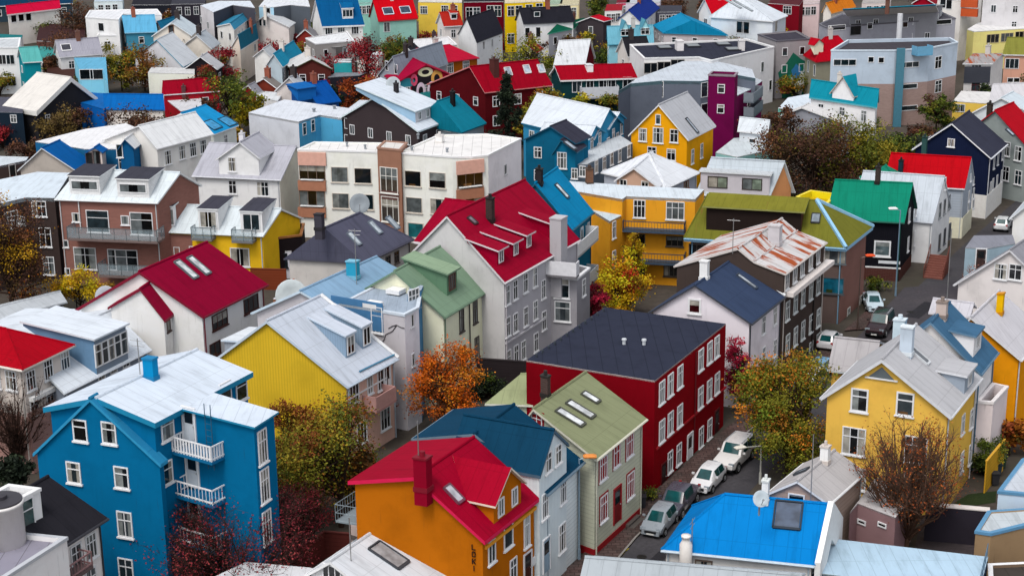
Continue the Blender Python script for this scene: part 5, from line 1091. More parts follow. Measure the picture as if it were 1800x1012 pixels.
h = FL('grey blue block with white roof at the upper left', '#50565e', '#e4e8ee', [(455, 12), (481, 13), (511, 9), (545, 12), (540, -4), (470, -6)], 9.0, par=0, rk='metal', cat='apartment building', name='apartment_building', walls={0: '#9ac0d4'}); h.win(0, .9, 1.8, [(472, 22)], 'plain')
h = G('white house with deep blue roof and one white dormer', '#dcd8d4', '#07568c', ('E', (566, 47), (554, 0), 1.0), (641, 44), 7.0, trim='#e2e2e6', rt=.3); h.dormer(1, (602, 33), (621, 33), 1.9, 'shed', .25, wall='#e0e0e0', roof='#0a6298', win=(1, 2.0, 1.4, 'three')); h.win('s', 1.4, 1.8, [(578, 55), (600, 54), (624, 52)], 'three')
h = G('house with vermilion red roof and two roof windows', '#8ab8ac', '#cc0018', ('E', (665, 37), (655, 0), 1.0), (735, 32), 7.0, trim='#b01020', rt=.25); h.sky(1, [(682, 20), (712, 18)], 2.0, 1.6, '#c8d4e0', '#38485c'); h.win('s', 1.3, 1.9, [(680, 48)], 'two')
h = FL('yellow apartment front with white roof at the top', '#e0b848', '#d8d4cc', [(735, 4), (812, 5), (812, -8), (740, -8)], 9.0, par=0, cat='apartment building', name='apartment_building'); h.win(0, 1.5, 1.6, [(745, 18), (782, 17), (798, 17)], 'grid')
h = FL('maroon front with round topped white windows', '#5c0618', '#2c2a30', [(815, 4), (885, 3), (885, -8), (818, -8)], 9.5, par=0, cat='apartment building', name='apartment_building'); h.win(0, 1.4, 2.2, [(825, 23), (838, 23), (862, 20), (875, 20)], 'cross')
h = FL('golden yellow apartment front at the top', '#eab410', '#d8ccb0', [(887, 6), (965, 3), (962, -8), (888, -6)], 9.5, par=0, cat='apartment building', name='apartment_building'); h.win(0, 1.4, 2.0, [(898, 20), (912, 19), (930, 17), (948, 15), (898, 68)], 'cross')
h = G('white house with small black roof and dark dormer', '#dcdce0', '#25252f', ('E', (838, 75), (820, 32), 1.0), (885, 57), 5.4, trim='#2c2c34'); h.win('s', .9, 1.5, [(850, 80), (865, 76)], 'two')
h = G('white house with rust red roof below the yellow front', '#d8d0cc', '#b02a20', ('E', (780, 47), (772, 22), .9), (815, 45), 6.0); h.dormer(1, (793, 36), (803, 34), 1.2, 'shed', .2, wall='#e0d8d4', win=(1, 1.2, .9, 'plain'))
h = FL('white flat roofed house with chimney in the upper middle', '#b8b0ac', '#eaeaec', [(720, 70), (735, 84), (803, 78), (788, 64)], 5.0, par=.1, rk='metal'); h.chimney((763, 70), 1.3, 1.0, 1.6, '#3c3034')
h = FL('white roofed house with round grey tower', '#8a8684', '#eceef0', [(537, 67), (555, 77), (622, 71), (610, 55)], 6.0, par=.1, rk='metal', rt=.2)
c = P((587, 80), 5.0); m = MB(); m.lathe(Vector((c.x, c.y, 0)), [(2.6, 0), (2.6, 5.0), (3.0, 5.1), (.2, 5.5)], 20); h.part(m, 'tower', mwall('#9a9a98'), None, True)
h = G('turquoise roofed little house with pale gable', '#aab8c0', '#1c8cb0', [(532, 94), (516, 72), (502, 92)], (466, 116), 5.6)
h = G('brown gabled house with mossy verge and white roof', '#4e2420', '#d6d6d6', [(512, 122), (548, 104), (585, 122)], (570, 110), 5.4, trim='#4a4a2c'); 
h = FL('turquoise box house with grey annex', '#2f9ca4', '#d8dde0', [(587, 110), (617, 110), (618, 104), (590, 104)], 4.8, par=0, rk='metal'); h = FL('black flat house with grey roof in front of the turquoise box', '#22222a', '#8a9098', [(576, 136), (632, 133), (646, 128), (590, 128)], 4.2, par=0, rk='metal', trim='#8a9096')
h = G('small house with royal blue cross roof', '#1a4a8a', '#0a50a0', [(490, 162), (532, 147), (558, 184)], (600, 178), 4.2, trim='#0c4a8c'); h.dormer(1, (524, 174), (556, 170), 1.4, 'shed', .1, wall='#1860a8', roof='#1468b4')
# --- upper middle and right
h = G('white house with black roof and small dormer', '#dadce0', '#26262e', ('E', (920, 42), (912, 15), .9), (1011, 38), 6.4, trim='#2e2e36'); h.dormer(1, (938, 33), (950, 33), 1.6, 'shed', .1, wall='#2c2c34', win=(1, 1.2, 1.0, 'plain')); h.win('s', 1.0, 2.0, [(927, 58), (946, 57)], 'plain')
h = G('dark green roofed shed by the black roof', '#9a9aa0', '#0f5c46', ('E', (962, 60), (980, 42), .5), (1010, 50), 5.0, trim='#4aa088')
h = G('small house with cherry red roof in the upper middle', '#3a3438', '#c00026', [(1012, 40), (1038, 30), (1062, 38)], (1078, 34), 6.0, zb=6.2); h = G('narrow maroon house with white steep roof', '#5a0616', '#e4e8ec', ('E', (972, 118), (982, 72), 1.1), (1029, 115), 4.8, wside='#5a0616'); 
h = G('pale blue house with two gabled dormers', '#8ac4d4', '#6fb0c4', ('E', (1150, 76), (1148, 44), .9), (1068, 79), 6.0, trim='#3a8aa4')
for a, b in (((1093, 64), (1105, 64)), ((1128, 62), (1140, 62))): h.dormer(1, a, b, 1.3, 'gable', wall='#9ad0dc', roof='#5ea2b8', win=(1, 1.6, 1.2, 'cross'), trim='#3a8aa4', rise=1.3)
h = G('grey gabled hall with bright azure roof', '#b2aaac', '#128cba', [(1165, 58), (1216, 36), (1280, 62)], (1258, 48), 5.6, trim='#1a86ae', hip=(0, 0)); 
h = G('dark charcoal roof between pale blue house and white block', '#d0cac4', '#26262c', ('E', (1104, 100), (1093, 66), 1.0), (1148, 98), 5.0)
h = G('ultramarine blue cross roofed house', '#d8dce4', '#0f2f86', [(1085, 34), (1105, 18), (1128, 40)], (1160, 14), 7.4, trim='#123a8c'); h.dormer(0, (1108, 22), (1120, 14), 1.0, 'gable', wall='#d0d4da', roof='#0f2f86')
h = G('house with red roof and white gable at the top', '#d6d0cc', '#c0001c', [(1225, 22), (1238, -2), (1252, 28)], (1310, 24), 8.0); h = G('large white clad house with pale metal roof at the top', '#ccd2e4', '#dfe6ee', [(1246, 30), (1290, -4), (1360, 38)], (1385, 28), 8.0, trim='#e6eaf0', hip=(3, 3)); h.sky(1, [(1286, 6), (1306, 11)], .9, 4.0, '#8a9298', '#c0c8ce'); h.win('s', 1.4, 2.2, [(1364, 46)], 'plain'); h.win('f', 1.5, 2.2, [(1301, 48), (1311, 49)], 'plain')
h = FL('dark red block with white window at the top', '#6e0c1a', '#5a2a30', [(1350, 6), (1405, 10), (1412, 0), (1360, -6)], 8.5, par=0); h.win(0, 1.8, 1.6, [(1384, 18)], 'grid')
h = G('orange roofed white gable at the top', '#dcd0c8', '#e08020', [(1444, 22), (1452, 6), (1462, 24)], (1505, 12), 7.5, trim='#e8b070')
h = FL('long grey three storey slab with dark roof and pipe', '#96969f', '#55545c', [(1440, 42), (1452, 48), (1680, 32), (1640, 14), (1480, 24)], 10.0, cat='apartment building', name='apartment_building', par=.2, trim='#6a6870')
h.win(1, 2.2, 2.0, [(1504, 52), (1627, 46)], 'plain', '#8a8a90'); h.win(1, 3.4, .9, [(1471, 49), (1658, 39)], 'plain'); h.win(1, 1.1, 1.1, [(1529, 46), (1591, 43)], 'plain'); h.win(1, 2.4, .6, [(1637, 71), (1654, 70)], 'plain')
c = P((1581, 52), 10.0); m = MB(); m.bar(c - UP * 3, c + UP * 2.6, .45, 0, 10); h.part(m, 'flue', mplain('#d4d6da'))
h = G('turquoise ridge roof behind the grey slab', '#8a8a90', '#1b86a4', [(1660, 8), (1645, 9), (1650, 20)], (1490, 28), 11.5)
h = G('olive grey house with scarlet hipped roofs and dormer', '#8e8a78', '#b4001e', [(1412, 97), ('h', .5, 3.2), (1434, 109)], (1509, 101), 7.0, hip=(3, 3), trim='#b81020'); h.win('f', .9, 1.9, [(1421, 117), (1432, 124)], 'plain')
h.dormer(1, (1432, 95), (1446, 90), 1.3, 'gable', wall='#d8d0b8', roof='#b4001e')
h = FL('pale blue and tan apartment block with roof terrace', '#a7b3c0', '#4a464c', [(1461, 88), (1573, 88), (1634, 84), (1684, 74), (1670, 66), (1490, 70)], 11.5, cat='apartment building', name='apartment_building', par=.5, trim='#c8d4de')
h.win(0, 3.4, 1.0, [(1485, 110)], 'three'); h.win(0, .9, .9, [(1531, 105), (1549, 106)], 'plain'); h.win(1, 3.4, .9, [(1598, 114)], 'three'); h.win(2, 1.8, 1.9, [(1649, 110), (1649, 152)], 'cross'); h.win(1, 3.0, .8, [(1597, 152), (1597, 190)], 'plain')
for i in (0, 1, 2):
    a, b = h.T[i], h.T[(i + 1) % 6]; n_ = h.pl[i][1]; d_ = b - a; mm = MB(); mm.box(Vector((a.x, a.y, -.2)) - n_ * .09, Vector((d_.x, d_.y, 0)), n_ * .1, UP * 6.6); h.part(mm, 'lower_wall', mwall('#98817a', 'brick'))
m = MB(); c = h.hit(0, (1575, 110), .2); m.box(Vector((c.x, c.y, 0)), h.t * 1.2, -h.vh * .4, UP * 11.8); h.part(m, 'drain_shaft', mplain('#3f6f80', KW))
h.balcony(1, (1612, 100), (1640, 92), 1.6, 1.2, 'solid', '#6aa4c4', '#5a94b4')
h = G('white house with turquoise steep roof and front gable', '#d8d6d6', '#128ca2', ('E', (1422, 171), (1426, 140), 1.1), (1542, 189), 7.6, trim='#5aa8b4', rt=.2); h.dormer(1, (1463, 172), (1500, 178), .9, 'gable', wall='#d8d8dc', roof='#128ca2', rise=2.2, oh=.3, trim='#c8b8a8')
h = FL('aqua house with white roof and cream chimney', '#6fb8aa', '#dfeaf4', [(1368, 190), (1452, 200), (1536, 201), (1541, 191), (1450, 160), (1385, 172)], 5.8, par=0, rk='metal'); h.chimney((1444, 195), 1.1, 1.0, 1.8, '#d8c8b8'); h.win(2, .8, 1.6, [(1538, 212)], 'plain')
h = G('low gabled house with white verge in front of the aqua house', '#8e9098', '#e2e0e0', [(1370, 204), (1409, 189), (1488, 218)], (1500, 210), 5.6, trim='#ecebea')
h = FL('grey box building with charcoal roof and painted tree mural', '#8f8a8c', '#45424c', [(1332, 60), (1365, 72), (1426, 68), (1400, 54)], 9.5, par=.2, cat='apartment building', name='apartment_building', trim='#5a5860')
def blob2(px, rx, rz, col, out):
    c = h.hit(1, px, out); xx = UP.cross(h.pl[1][1]).normalized(); mm = MB(); mm.poly([c + xx * rx * math.cos(.57 * i) * (1 + .25 * (i % 2)) + UP * rz * math.sin(.57 * i) * (1 + .25 * (i % 2)) for i in range(11)]); h.part(mm, 'mural', mplain(col, KW))
blob2((1397, 140), 2.6, 3.6, '#0f5a48', .03); blob2((1403, 145), 1.2, 1.9, '#c8ccc8', .05); blob2((1388, 147), 1.0, 1.2, '#1a8a6a', .05); blob2((1382, 156), 1.2, .8, '#c86a50', .06); blob2((1400, 128), .8, 1.2, '#2a6a9a', .06)
h = FL('pale yellow long building with white roof at the upper right', '#e2cc80', '#ecebea', [(1700, 52), (1712, 56), (1840, 48), (1840, 36), (1720, 40)], 7.0, par=0, cat='apartment building', name='apartment_building'); h.win(1, 2.6, 1.6, [(1745, 68), (1770, 66), (1795, 63)], 'three', '#c8b890')
h = FL('white apartment front with rusty orange balconies at the top', '#d4d0cc', '#c8c4c0', [(1648, 0), (1690, 2), (1726, -2), (1720, -8)], 11.0, par=0, cat='apartment building', name='apartment_building')
h.win(0, 1.2, 1.8, [(1658, 6), (1668, 8)], 'plain')
for y in (6, 22): h.block(0, (1705, y), 3.0, 1.4, .8, '#b04a20', 'balcony')
h = FL('pale grey high block at the top right corner', '#c4c2c4', '#d0d0d0', [(1728, -4), (1768, -2), (1840, -2), (1840, -10)], 12.0, par=0, cat='apartment building', name='apartment_building')
h = G('salmon house with olive roof at the right edge', '#c0907c', '#86863e', ('E', (1762, 96), (1770, 66), .6), (1850, 98), 6.4); h.win('s', 2.2, 1.7, [(1779, 112)], 'three'); h.win('s', 1.0, .8, [(1776, 141), (1787, 141)], 'plain')
h = G('dark shingled house with rust striped roof', '#d0ccca', '#a8a4a4', [(1768, 98), (1762, 95), (1745, 112)], (1692, 112), 7.0, rk='rust'); h.win('s', 1.6, 1.6, [(1716, 123)], 'three', WHITE); h.win('s', 1.3, 1.4, [(1715, 152)], 'cross', '#5a1420')
m = MB(); n0 = h.pl['s'][1]; m.box(h.at(h.S - .2, 3.9, .3), n0 * .08, h.vh * (h.L - .6), UP * 2.6); h.part(m, 'upper_cladding', mwall('#3c3e46', 'board'))
h = FL('white flat roof with ochre wall in the right background', '#d8b450', '#eceae8', [(1675, 178), (1736, 182), (1748, 162), (1690, 160)], 4.2, par=0, rk='metal'); h.win(0, 1.4, 1.2, [(1688, 190)], 'two')
h = G('pale roofed shed with rust spot at the right edge', '#d8d6d4', '#d2d0d4', ('E', (1738, 178), (1745, 148), .6), (1850, 174), 5.2); h = G('house with broad pale blue roof at the right edge', '#c6ccd0', '#d6e2ea', [(1704, 200), (1760, 172), (1830, 208)], (1850, 196), 5.6)
h = G('crimson house with dark roof at the very top right of centre', '#8a0c20', '#8a0a1e', [(1602, 6), (1622, -6), (1645, 8)], (1655, 0), 8.0)
# --- top left edge
h = G('house with rose red roof and white wall at the top left', '#dad4ce', '#cc0e3c', ('E', (12, 26), (10, 11), .5), (107, 15), 6.4, trim='#e0d0d4', rt=.3); h.win('s', 1.3, 1.6, [(24, 33), (37, 31), (50, 30)], 'plain')
h = G('dark navy roofs at the top left corner', '#2a3a44', '#123a58', ('E', (-20, 12), (-20, -10), .7), (128, 6), 3.6); h = FL('small house with green roof at the left edge', '#d4d0cc', '#17797c', [(-20, 72), (36, 72), (40, 62), (-10, 60)], 4.4, par=0, rk='metal'); h.win(0, 1.2, 1.0, [(10, 79), (25, 79)], 'two')
h = FL('navy house with dark grey roof and white corner at the left edge', '#182430', '#5a5a66', [(-30, 196), (40, 198), (40, 171), (-20, 171)], 5.0, par=0, rk='felt', trim='#8a8e98'); h.win(0, 1.0, 1.2, [(24, 209)], 'cross')
h = G('cobalt roofed house with pale gable at the left', '#a8a098', '#0a5ea6', [(30, 300), (73, 260), (134, 300)], (165, 285), 4.8, trim='#d8dde4')
h = G('house with cobalt roof and twin brown windows left of the navy gables', '#c8bcb6', '#0a5eaa', [(150, 268), (166, 259), (181, 268)], (190, 262), 6.6, trim='#0a5494'); h.win('f', .9, 1.7, [(157, 280), (170, 277)], 'plain', '#4a3a3a')
h = FL('low brown house with pale roof at the left edge', '#4a3c38', '#d4dce2', [(-30, 298), (46, 282), (50, 276), (-20, 274)], 5.0, par=0, rk='metal', rt=.3); h.win(0, 1.0, 1.9, [(22, 302)], 'plain', '#c8c0b8')
h = FL('black house with flat dark roof at the top left', '#1e2028', '#2c2c34', [(231, 9), (334, 9), (330, -6), (236, -6)], 6.0, par=0)
h = G('small reddish brown gable among shrubs in the left middle', '#6e2e22', '#8a8480', [(436, 152), (463, 138), (486, 155)], (498, 150), 4.6)
h = G('small pale grey gable before the royal blue roof', '#c4bcb8', '#c8ccd0', [(482, 160), (508, 136), (532, 163)], (546, 157), 4.8)
h = FL('low white sheds behind the sky blue block', '#d8d8d8', '#e2e6ea', [(450, 170), (488, 178), (498, 163), (456, 160)], 4.0, cat='shed', name='shed', par=0, rk='metal')
h = G('grey roofed cottage with red base left of the royal blue roof', '#7a1c20', '#9a9aa2', [(418, 162), (436, 150), (450, 166)], (462, 160), 4.2)
h = G('pale gabled house behind the curved dove grey roof', '#d0c8bc', '#b8c0c8', [(318, 82), (345, 62), (372, 86)], (388, 76), 5.4)
h = FL('teal flat roofed outbuilding beside the weathered turquoise roof', '#c87a4a', '#3f9a96', [(66, 104), (102, 106), (104, 84), (70, 82)], 4.2, par=0, rk='metal')
h = FL('low brown roofed block above the black A-frame house', '#6a4a44', '#4e322c', [(80, 140), (129, 146), (133, 108), (85, 106)], 3.4, par=0, rk='metal')
h = FL('broad dark brown roof below the rose red roof', '#5a3c36', '#42292a', [(64, 72), (148, 76), (150, 44), (70, 42)], 3.6, par=0, rk='metal')  # flat brown block stands in for a dark brown tree mass
h = FL('cream garden building above the raspberry red roof', '#e6dccb', '#d8d8d8', [(260, 128), (342, 130), (342, 120), (266, 118)], 4.6, par=0, rk='metal')
h = G('black gabled hut right of the curved dove grey roof', '#201c20', '#c8c8cc', [(322, 122), (352, 100), (382, 122)], (394, 114), 4.6)
h = G('small white house with grey roof left of the teal roofed little house', '#d8d6d2', '#c4c8cc', [(444, 100), (462, 86), (478, 102)], (490, 94), 4.8)
h = G('rust red cottage under the grey blue block', '#7a2a24', '#8a8a90', [(520, 66), (536, 52), (556, 68)], (562, 60), 4.8)
h = FL('pale garage row beside the round grey tower', '#cfcac4', '#dcdfe2', [(628, 100), (664, 104), (672, 92), (636, 90)], 3.6, par=0, rk='metal')
h = G('white cottage with black roof beside the white flat roof', '#dcdcdc', '#2c2c34', [(700, 98), (716, 84), (734, 100)], (746, 92), 4.6)
h = G('grey cottage with red roof before the black roofed white house', '#a8a4a4', '#a41026', [(908, 92), (924, 78), (944, 94)], (956, 86), 4.6)
# --- topmost row, only their lower halves show
TOP = [(330, 8, 60, '#2a2830', '#3a3a44', 'charcoal roofed'), (190, 4, 50, '#c8d4dc', '#b8c8d4', 'pale blue roofed'), (640, 6, 30, '#8ac0b4', '#7ab4aa', 'mint green'), (975, 8, 26, '#b8c8b0', '#9ab09a', 'celadon'), (1000, 10, 34, '#dccca0', '#c8c0a0', 'sand coloured'), (1078, 20, 30, '#dcd4d0', '#a01424', 'white walled red roofed'), (1095, 6, 24, '#c04a68', '#7a1a2c', 'pink'), (1130, 6, 60, '#c8c0cc', '#c0c4cc', 'lilac'), (1175, 22, 44, '#4a4a54', '#42424c', 'dark slate'), (1420, 8, 40, '#d8c0c0', '#c8b8b8', 'blush pink'), (1540, 6, 50, '#c8bcb8', '#b0aaa8', 'warm grey')]
for x, y, wd, wc, rc, nm in TOP:
    h = FL(nm + ' house in the topmost row of the town', wc, rc, [(x - wd / 2, y), (x + wd / 2, y - 1), (x + wd / 2 + 2, y - 12), (x - wd / 2 + 4, y - 12)], 7.0, par=0, rk='metal'); h.win(0, 1.1, 1.7, [(x - wd * .25, y + 12), (x, y + 12), (x + wd * .25, y + 11)], 'cross')
# ------------------------------------------------------------------ windows of far houses that have none yet
for hh in FAR:
    if hh.nwin: continue
    flat_ = isinstance(hh, Flat); n_ = len(hh.T) if flat_ else 0; zt = hh.T[0].z - .4 if flat_ else hh.ze
    for f in (range(n_) if flat_ else ('f', 's', 'k', 'l')):
        p0, nn = hh.pl[f]
        if flat_: a, b = Vector(hh.T[f]), Vector(hh.T[(f + 1) % n_])
        elif f in 'sl': x_ = hh.S - .3 if f == 's' else .3; a, b = hh.at(x_, 0, .3), hh.at(x_, 0, hh.L - .3)
        else: e_ = .3 if f == 'f' else hh.L - .3; a, b = hh.at(.3, 0, e_), hh.at(hh.S - .3, 0, e_)
        a.z = b.z = 0; mid = (a + b) / 2; Ln = (b - a).length
        if (CAM - mid).dot(nn) < 0 or Ln < 3 or Ln > 60: continue
        k_ = max(1, int(Ln / 3.0)); st = RNG.choice(['cross', 'two', 'plain', 'top']); ww = RNG.uniform(.85, 1.25); wh = RNG.uniform(1.25, 1.6)
        for z_ in ([zt - 1.5, zt - 4.3] if zt > 5.4 else [zt - 1.6]):
            for i in range(k_):
                if RNG.random() < .12: continue
                c_ = a.lerp(b, (i + .5) / k_) + UP * z_
                hh.frame(c_ + nn * ((p0 - c_).dot(nn)), nn, ww, wh, st, mplain(WHITE), None, None)
rz_ = random.Random(12)
for hh in FAR:
    if isinstance(hh, House) and hh.dist > 235 and len(hh.sz) == 3 and rz_.random() < .6 and not any(c.name.startswith('chimney') for c in hh.roofo.children):
        r0, r1 = hh.T[0][1], hh.T[1][1]; hh.chim(r0.lerp(r1, rz_.uniform(.25, .75)) - UP * .1, 1.3, 1.1, 1.6, rz_.choice(['#c8c0b8', '#6a4a40', '#3a3434', '#b8b4b0', '#8a5040']))
# ------------------------------------------------------------------ ground, street
sheet('ground', [(-700, -50, -.02), (700, -50, -.02), (900, 1500, -.02), (-900, 1500, -.02)], 0, mground('ground', '#544c46', '#403e34', .08))
sheet('street', [(1020, 1075), (1117, 948), (1216, 853), (1263, 806), (1332, 748), (1448, 645), (1585, 530), (1700, 425), (1790, 350), (1880, 345), (1760, 450), (1640, 560), (1530, 660), (1420, 760), (1330, 850), (1200, 1000), (1130, 1090)], .004, mground('asphalt', '#4c4a4e', '#3c3b40', .25))
sheet('side_street', [(1500, 600), (1590, 505), (1700, 497), (1735, 530), (1640, 590), (1560, 630)], .008, mground('asphalt', '#4e4a4e', '#424046', .25))
# pavement with a real kerb
def kerb(px_out, px_in, name):
    m = MB(); n = len(px_out); O = [P(p) for p in px_out]; I = [P(p) for p in px_in]
    for i in range(n - 1):
        m.poly([O[i] + UP * .13, O[i + 1] + UP * .13, I[i + 1] + UP * .13, I[i] + UP * .13], 0)
        m.poly([O[i], O[i + 1], O[i + 1] + UP * .13, O[i] + UP * .13], 1)
        d = flat2(O[i + 1] - O[i]); s_ = UP.cross(d) * .07
        m.poly([O[i] + UP * .134 - s_, O[i + 1] + UP * .134 - s_, O[i + 1] + UP * .134 + s_, O[i] + UP * .134 + s_], 1)
    tag(m.build(name, [mground('paving', '#6a5450', '#57504c', .4, .9, 'pave'), mplain('#8a8682')]), kind='structure')
kerb([(1030, 1062), (1072, 1000), (1117, 946), (1216, 851), (1263, 804), (1332, 746), (1448, 643), (1500, 600)], [(950, 1040), (1006, 992), (1046, 956), (1140, 876), (1170, 849), (1258, 770), (1400, 650), (1447, 612)], 'pavement')
kerb([(1520, 580), (1560, 548)], [(1483, 583), (1530, 542)], 'pavement')
m = MB()
for a, b in (((1076, 982), (1084, 976)), ((1086, 974), (1093, 969)), ((1094, 967), (1101, 962))):
    A = P(a, .012); B = P(b, .012); d = flat2(B - A); s_ = UP.cross(d) * .22; m.poly([A - s_, B - s_, B + s_, A + s_])
tag(m.build('road_marking', mplain('#d8c020')), kind='structure')
m = MB()
for k in range(4):
    A = P((1196 + k * 4, 912 - k * 3.4), .012); B = P((1222 + k * 4, 900 - k * 3.4), .012); d = flat2(B - A); s_ = UP.cross(d) * .06; m.poly([A - s_, B - s_, B + s_, A + s_])
tag(m.build('road_marking', mplain('#c8c8c8')), kind='structure')
sheet('lawn', [(1676, 884), (1702, 868), (1752, 862), (1750, 882), (1700, 890)], .012, mground('lawn', '#26341a', '#303c1c', .5))
sheet('yard', [(1600, 1000), (1620, 905), (1735, 912), (1745, 960), (1740, 1010)], .014, mground('yard', '#4a4244', '#3a3436', .3))
for q in ([(1140, 985), (1165, 962), (1185, 966), (1160, 990)], [(1225, 905), (1250, 882), (1268, 884), (1242, 908)], [(1590, 556), (1625, 530), (1650, 533), (1615, 560)], [(1330, 790), (1352, 772), (1362, 775), (1340, 793)]):
    sheet('asphalt_patch', q, .0085, mground('asphalt_patch', '#2e2d32', '#343338', .4))
for q in ((1128, 978), (1212, 880), (1600, 548), (1556, 600)):
    m = MB(); m.lathe(P(q, .0), [(.34, 0), (.34, .018), (.3, .02)], 16); tag(m.build('manhole_cover', mplain('#2a2826', 1.0, .6, .3, .5)), kind='structure')
# walls and fences
wallbox('retaining_wall', 'dark garden wall with pale coping behind the bare tree', 'wall', (1628, 886), (1740, 896), 2.6, 2.7, .5, '#2e2a32', cap='#cfc8c4')
wallbox('garden_fence', 'ochre yellow garden fence beside the yellow house', 'fence', (1734, 811), (1766, 772), 2.5, 2.6, .1, '#c2942c', 'board')
wallbox('garden_fence', 'brown red plank fence between blue and orange houses', 'fence', (512, 972), (570, 934), 1.9, 2.0, .1, '#6a3430', 'board')
wallbox('garden_fence', 'dark brown plank fence behind the white cottage chimney', 'fence', (568, 934), (616, 938), 1.9, 2.0, .1, '#5a2c28', 'board')
wallbox('garden_fence', 'rust red plank fence behind the dark crimson roof', 'fence', (440, 472), (503, 474), 2.2, 2.3, .12, '#6e3420', 'board')
wallbox('garden_fence', 'black timber fence behind the orange larch', 'fence', (838, 630), (925, 636), 3.2, 3.3, .15, '#2a2426', 'board')
# outside stair by the black house
A = P((1640, 490)); root = empty('outside_stair', A, 'brown timber stair between the black and white houses', 'stairs'); m = MB(); d = flat2(P((1655, 470)) - A); s_ = UP.cross(d)
for k in range(10): m.box(A + d * (k * .3) - s_ * 1.0, d * .34, s_ * 2.0, UP * (.18 * (k + 1)))
m.build('steps', mplain('#7a4a40', 1.0, .8), root, A); m = MB()
for q in (-1.0, 1.0): m.bar(A + s_ * q + UP * 1.0, A + d * 3 + s_ * q + UP * 2.9, .05); [m.bar(A + d * (k * .6) + s_ * q, A + d * (k * .6) + s_ * q + UP * (1.0 + .38 * k), .04) for k in range(6)]
m.build('handrail', mplain('#6a3a30'), root, A)
# bins and small yard things
for i, (px_, cl, lb) in enumerate((((1752, 836), '#2c3a44', 'blue grey wheeled bin behind the ochre fence'), ((1760, 822), '#28402e', 'green wheeled bin behind the ochre fence'), ((1748, 852), '#303034', 'black wheeled bin at the foot of the ochre fence'), ((1128, 893), '#34343a', 'dark wheeled bin on the pavement before the crimson block'))):
    b_ = P(px_); rt = empty('wheeled_bin', b_, lb, 'bin', 'wheeled bins'); m = MB(); vs = []
    for z_, s_ in ((.08, .22), (.95, .29)): vs += [b_ + Vector((sx * s_, sy * s_, z_)) for sx, sy in ((-1, -1), (1, -1), (1, 1), (-1, 1))]
    m.mesh(vs, [(0, 3, 2, 1), (4, 5, 6, 7)] + [(k, (k + 1) % 4, 4 + (k + 1) % 4, 4 + k) for k in range(4)]); m.build('body', mplain(cl), rt, b_)
    m = MB(); m.cbox(b_ + UP * .95, Vector((.64, 0, 0)), Vector((0, .66, 0)), UP * .07); m.build('lid', mplain(cl, .8), rt, b_)
    m = MB(); m.bar(b_ + Vector((-.25, .25, .1)), b_ + Vector((.25, .25, .1)), .1, 0, 8); m.build('wheels', mplain('#151515'), rt, b_)
# cars
car('parked_car', 'silver grey hatchback parked nearest along the crimson block', 'hatch', (1159, 927), (-19, 22), '#8f979e')
car('parked_car', 'dark grey pickup with open bed between silver and white hatchbacks', 'pickup', (1192, 893), (-20, 22), '#4a4854')
car('parked_car', 'white hatchback parked in front of the white off-road car', 'hatch', (1244, 853), (-20, 20), '#e2e2e4')
car('parked_car', 'white off-road estate car parked highest in the street row', 'suv', (1290, 815), (-20, 19), '#e4e2e0')
car('parked_car', 'pale blue family car standing at the brick street corner', 'sedan', (1534, 540), (10, 24), '#c2d4de')
car('parked_car', 'maroon off-road car half hidden by a pale chimney', 'suv', (1546, 583), (-14, 18), '#2c181c')
car('parked_car', 'sky blue car behind the yellow house wing', 'hatch', (1438, 662), (-18, 16), '#6f9cc0')
car('parked_car', 'white car by the olive tree next to the yellow house', 'suv', (1418, 690), (-18, 16), '#d8dadc')
car('parked_car', 'white car seen from behind near the navy house', 'hatch', (1762, 402), (12, -20), '#dcdee0')
car('parked_car', 'small white car with red lights beside the brown block', 'hatch', (1458, 608), (12, -14), '#d4d4d6')
# lamps
lamp('tall street lamp with orange head before the olive house', (1018, 985), 806, (1, 0), '#8aa0b0', '#d8863c', .45)
lamp('thin white lamp post above the azure roof', (1336, 850), 782, (-1, -.5), '#c8c8c0', '#d8d4c8', 1.6)
lamp('grey street lamp with pale head before the emerald roof', (1574, 520), 369, (-.6, 0), '#7f9ab0', '#e6e8ea', .5)
lamp('brown street lamp with red orange head by the brick corner', (1507, 580), 452, (1, 0), '#5a4a44', '#d84a18', .6)
lamp('dark lantern post under the yellow left tree', (137, 560), 508, (-.5, 0), '#2c2c2e', '#b8bcc0', .3)
lamp('grey lamp post in front of the orange larch', (773, 760), 690, (-.5, 0), '#9a8a7c', '#d8d4cc', .35)
lamp('far lamp post before the black house in the upper middle', (589, 190), 152, (-.5, 0), '#9a9a8c', '#e0e0d8', .3)
# ------------------------------------------------------------------ trees
OR_ = ['#b4560e', '#9c420a', '#c87420', '#6e3410']; RD = ['#8a1430', '#6a0e22', '#a8263c', '#4a1418']; OL_ = ['#66641c', '#50561a', '#7e7020', '#8a5a1c']; YL = ['#c89a14', '#b07c10', '#d8b020', '#7a5a14']
BN = ['#4a3026', '#3a2a20', '#5c3a24', '#46341c']; GR = ['#3c4a18', '#2c3814', '#56601e', '#6a6a20']; DK = ['#1c241a', '#141c14', '#263020']; CRI = ['#7a1420', '#5c0c18', '#8e2a2c', '#3c1014']
tree('larch_tree', 'orange autumn larch between the cream and dark blue roofed houses', (778, 772), 598, 140, OR_, 15000, .17, group='autumn trees', clus=90, trunk='#4a3020', low=.12)
tree('autumn_tree', 'olive and rust tree beside the white off-road car', (1384, 836), 628, 172, OL_ + ['#5a6a1c', '#a8641c'], 27000, .18, clus=130, low=.12)
tree('autumn_tree', 'crimson bush tree at the corner of the crimson block', (1300, 728), 588, 62, RD, 7000, .16, clus=50, low=.1)
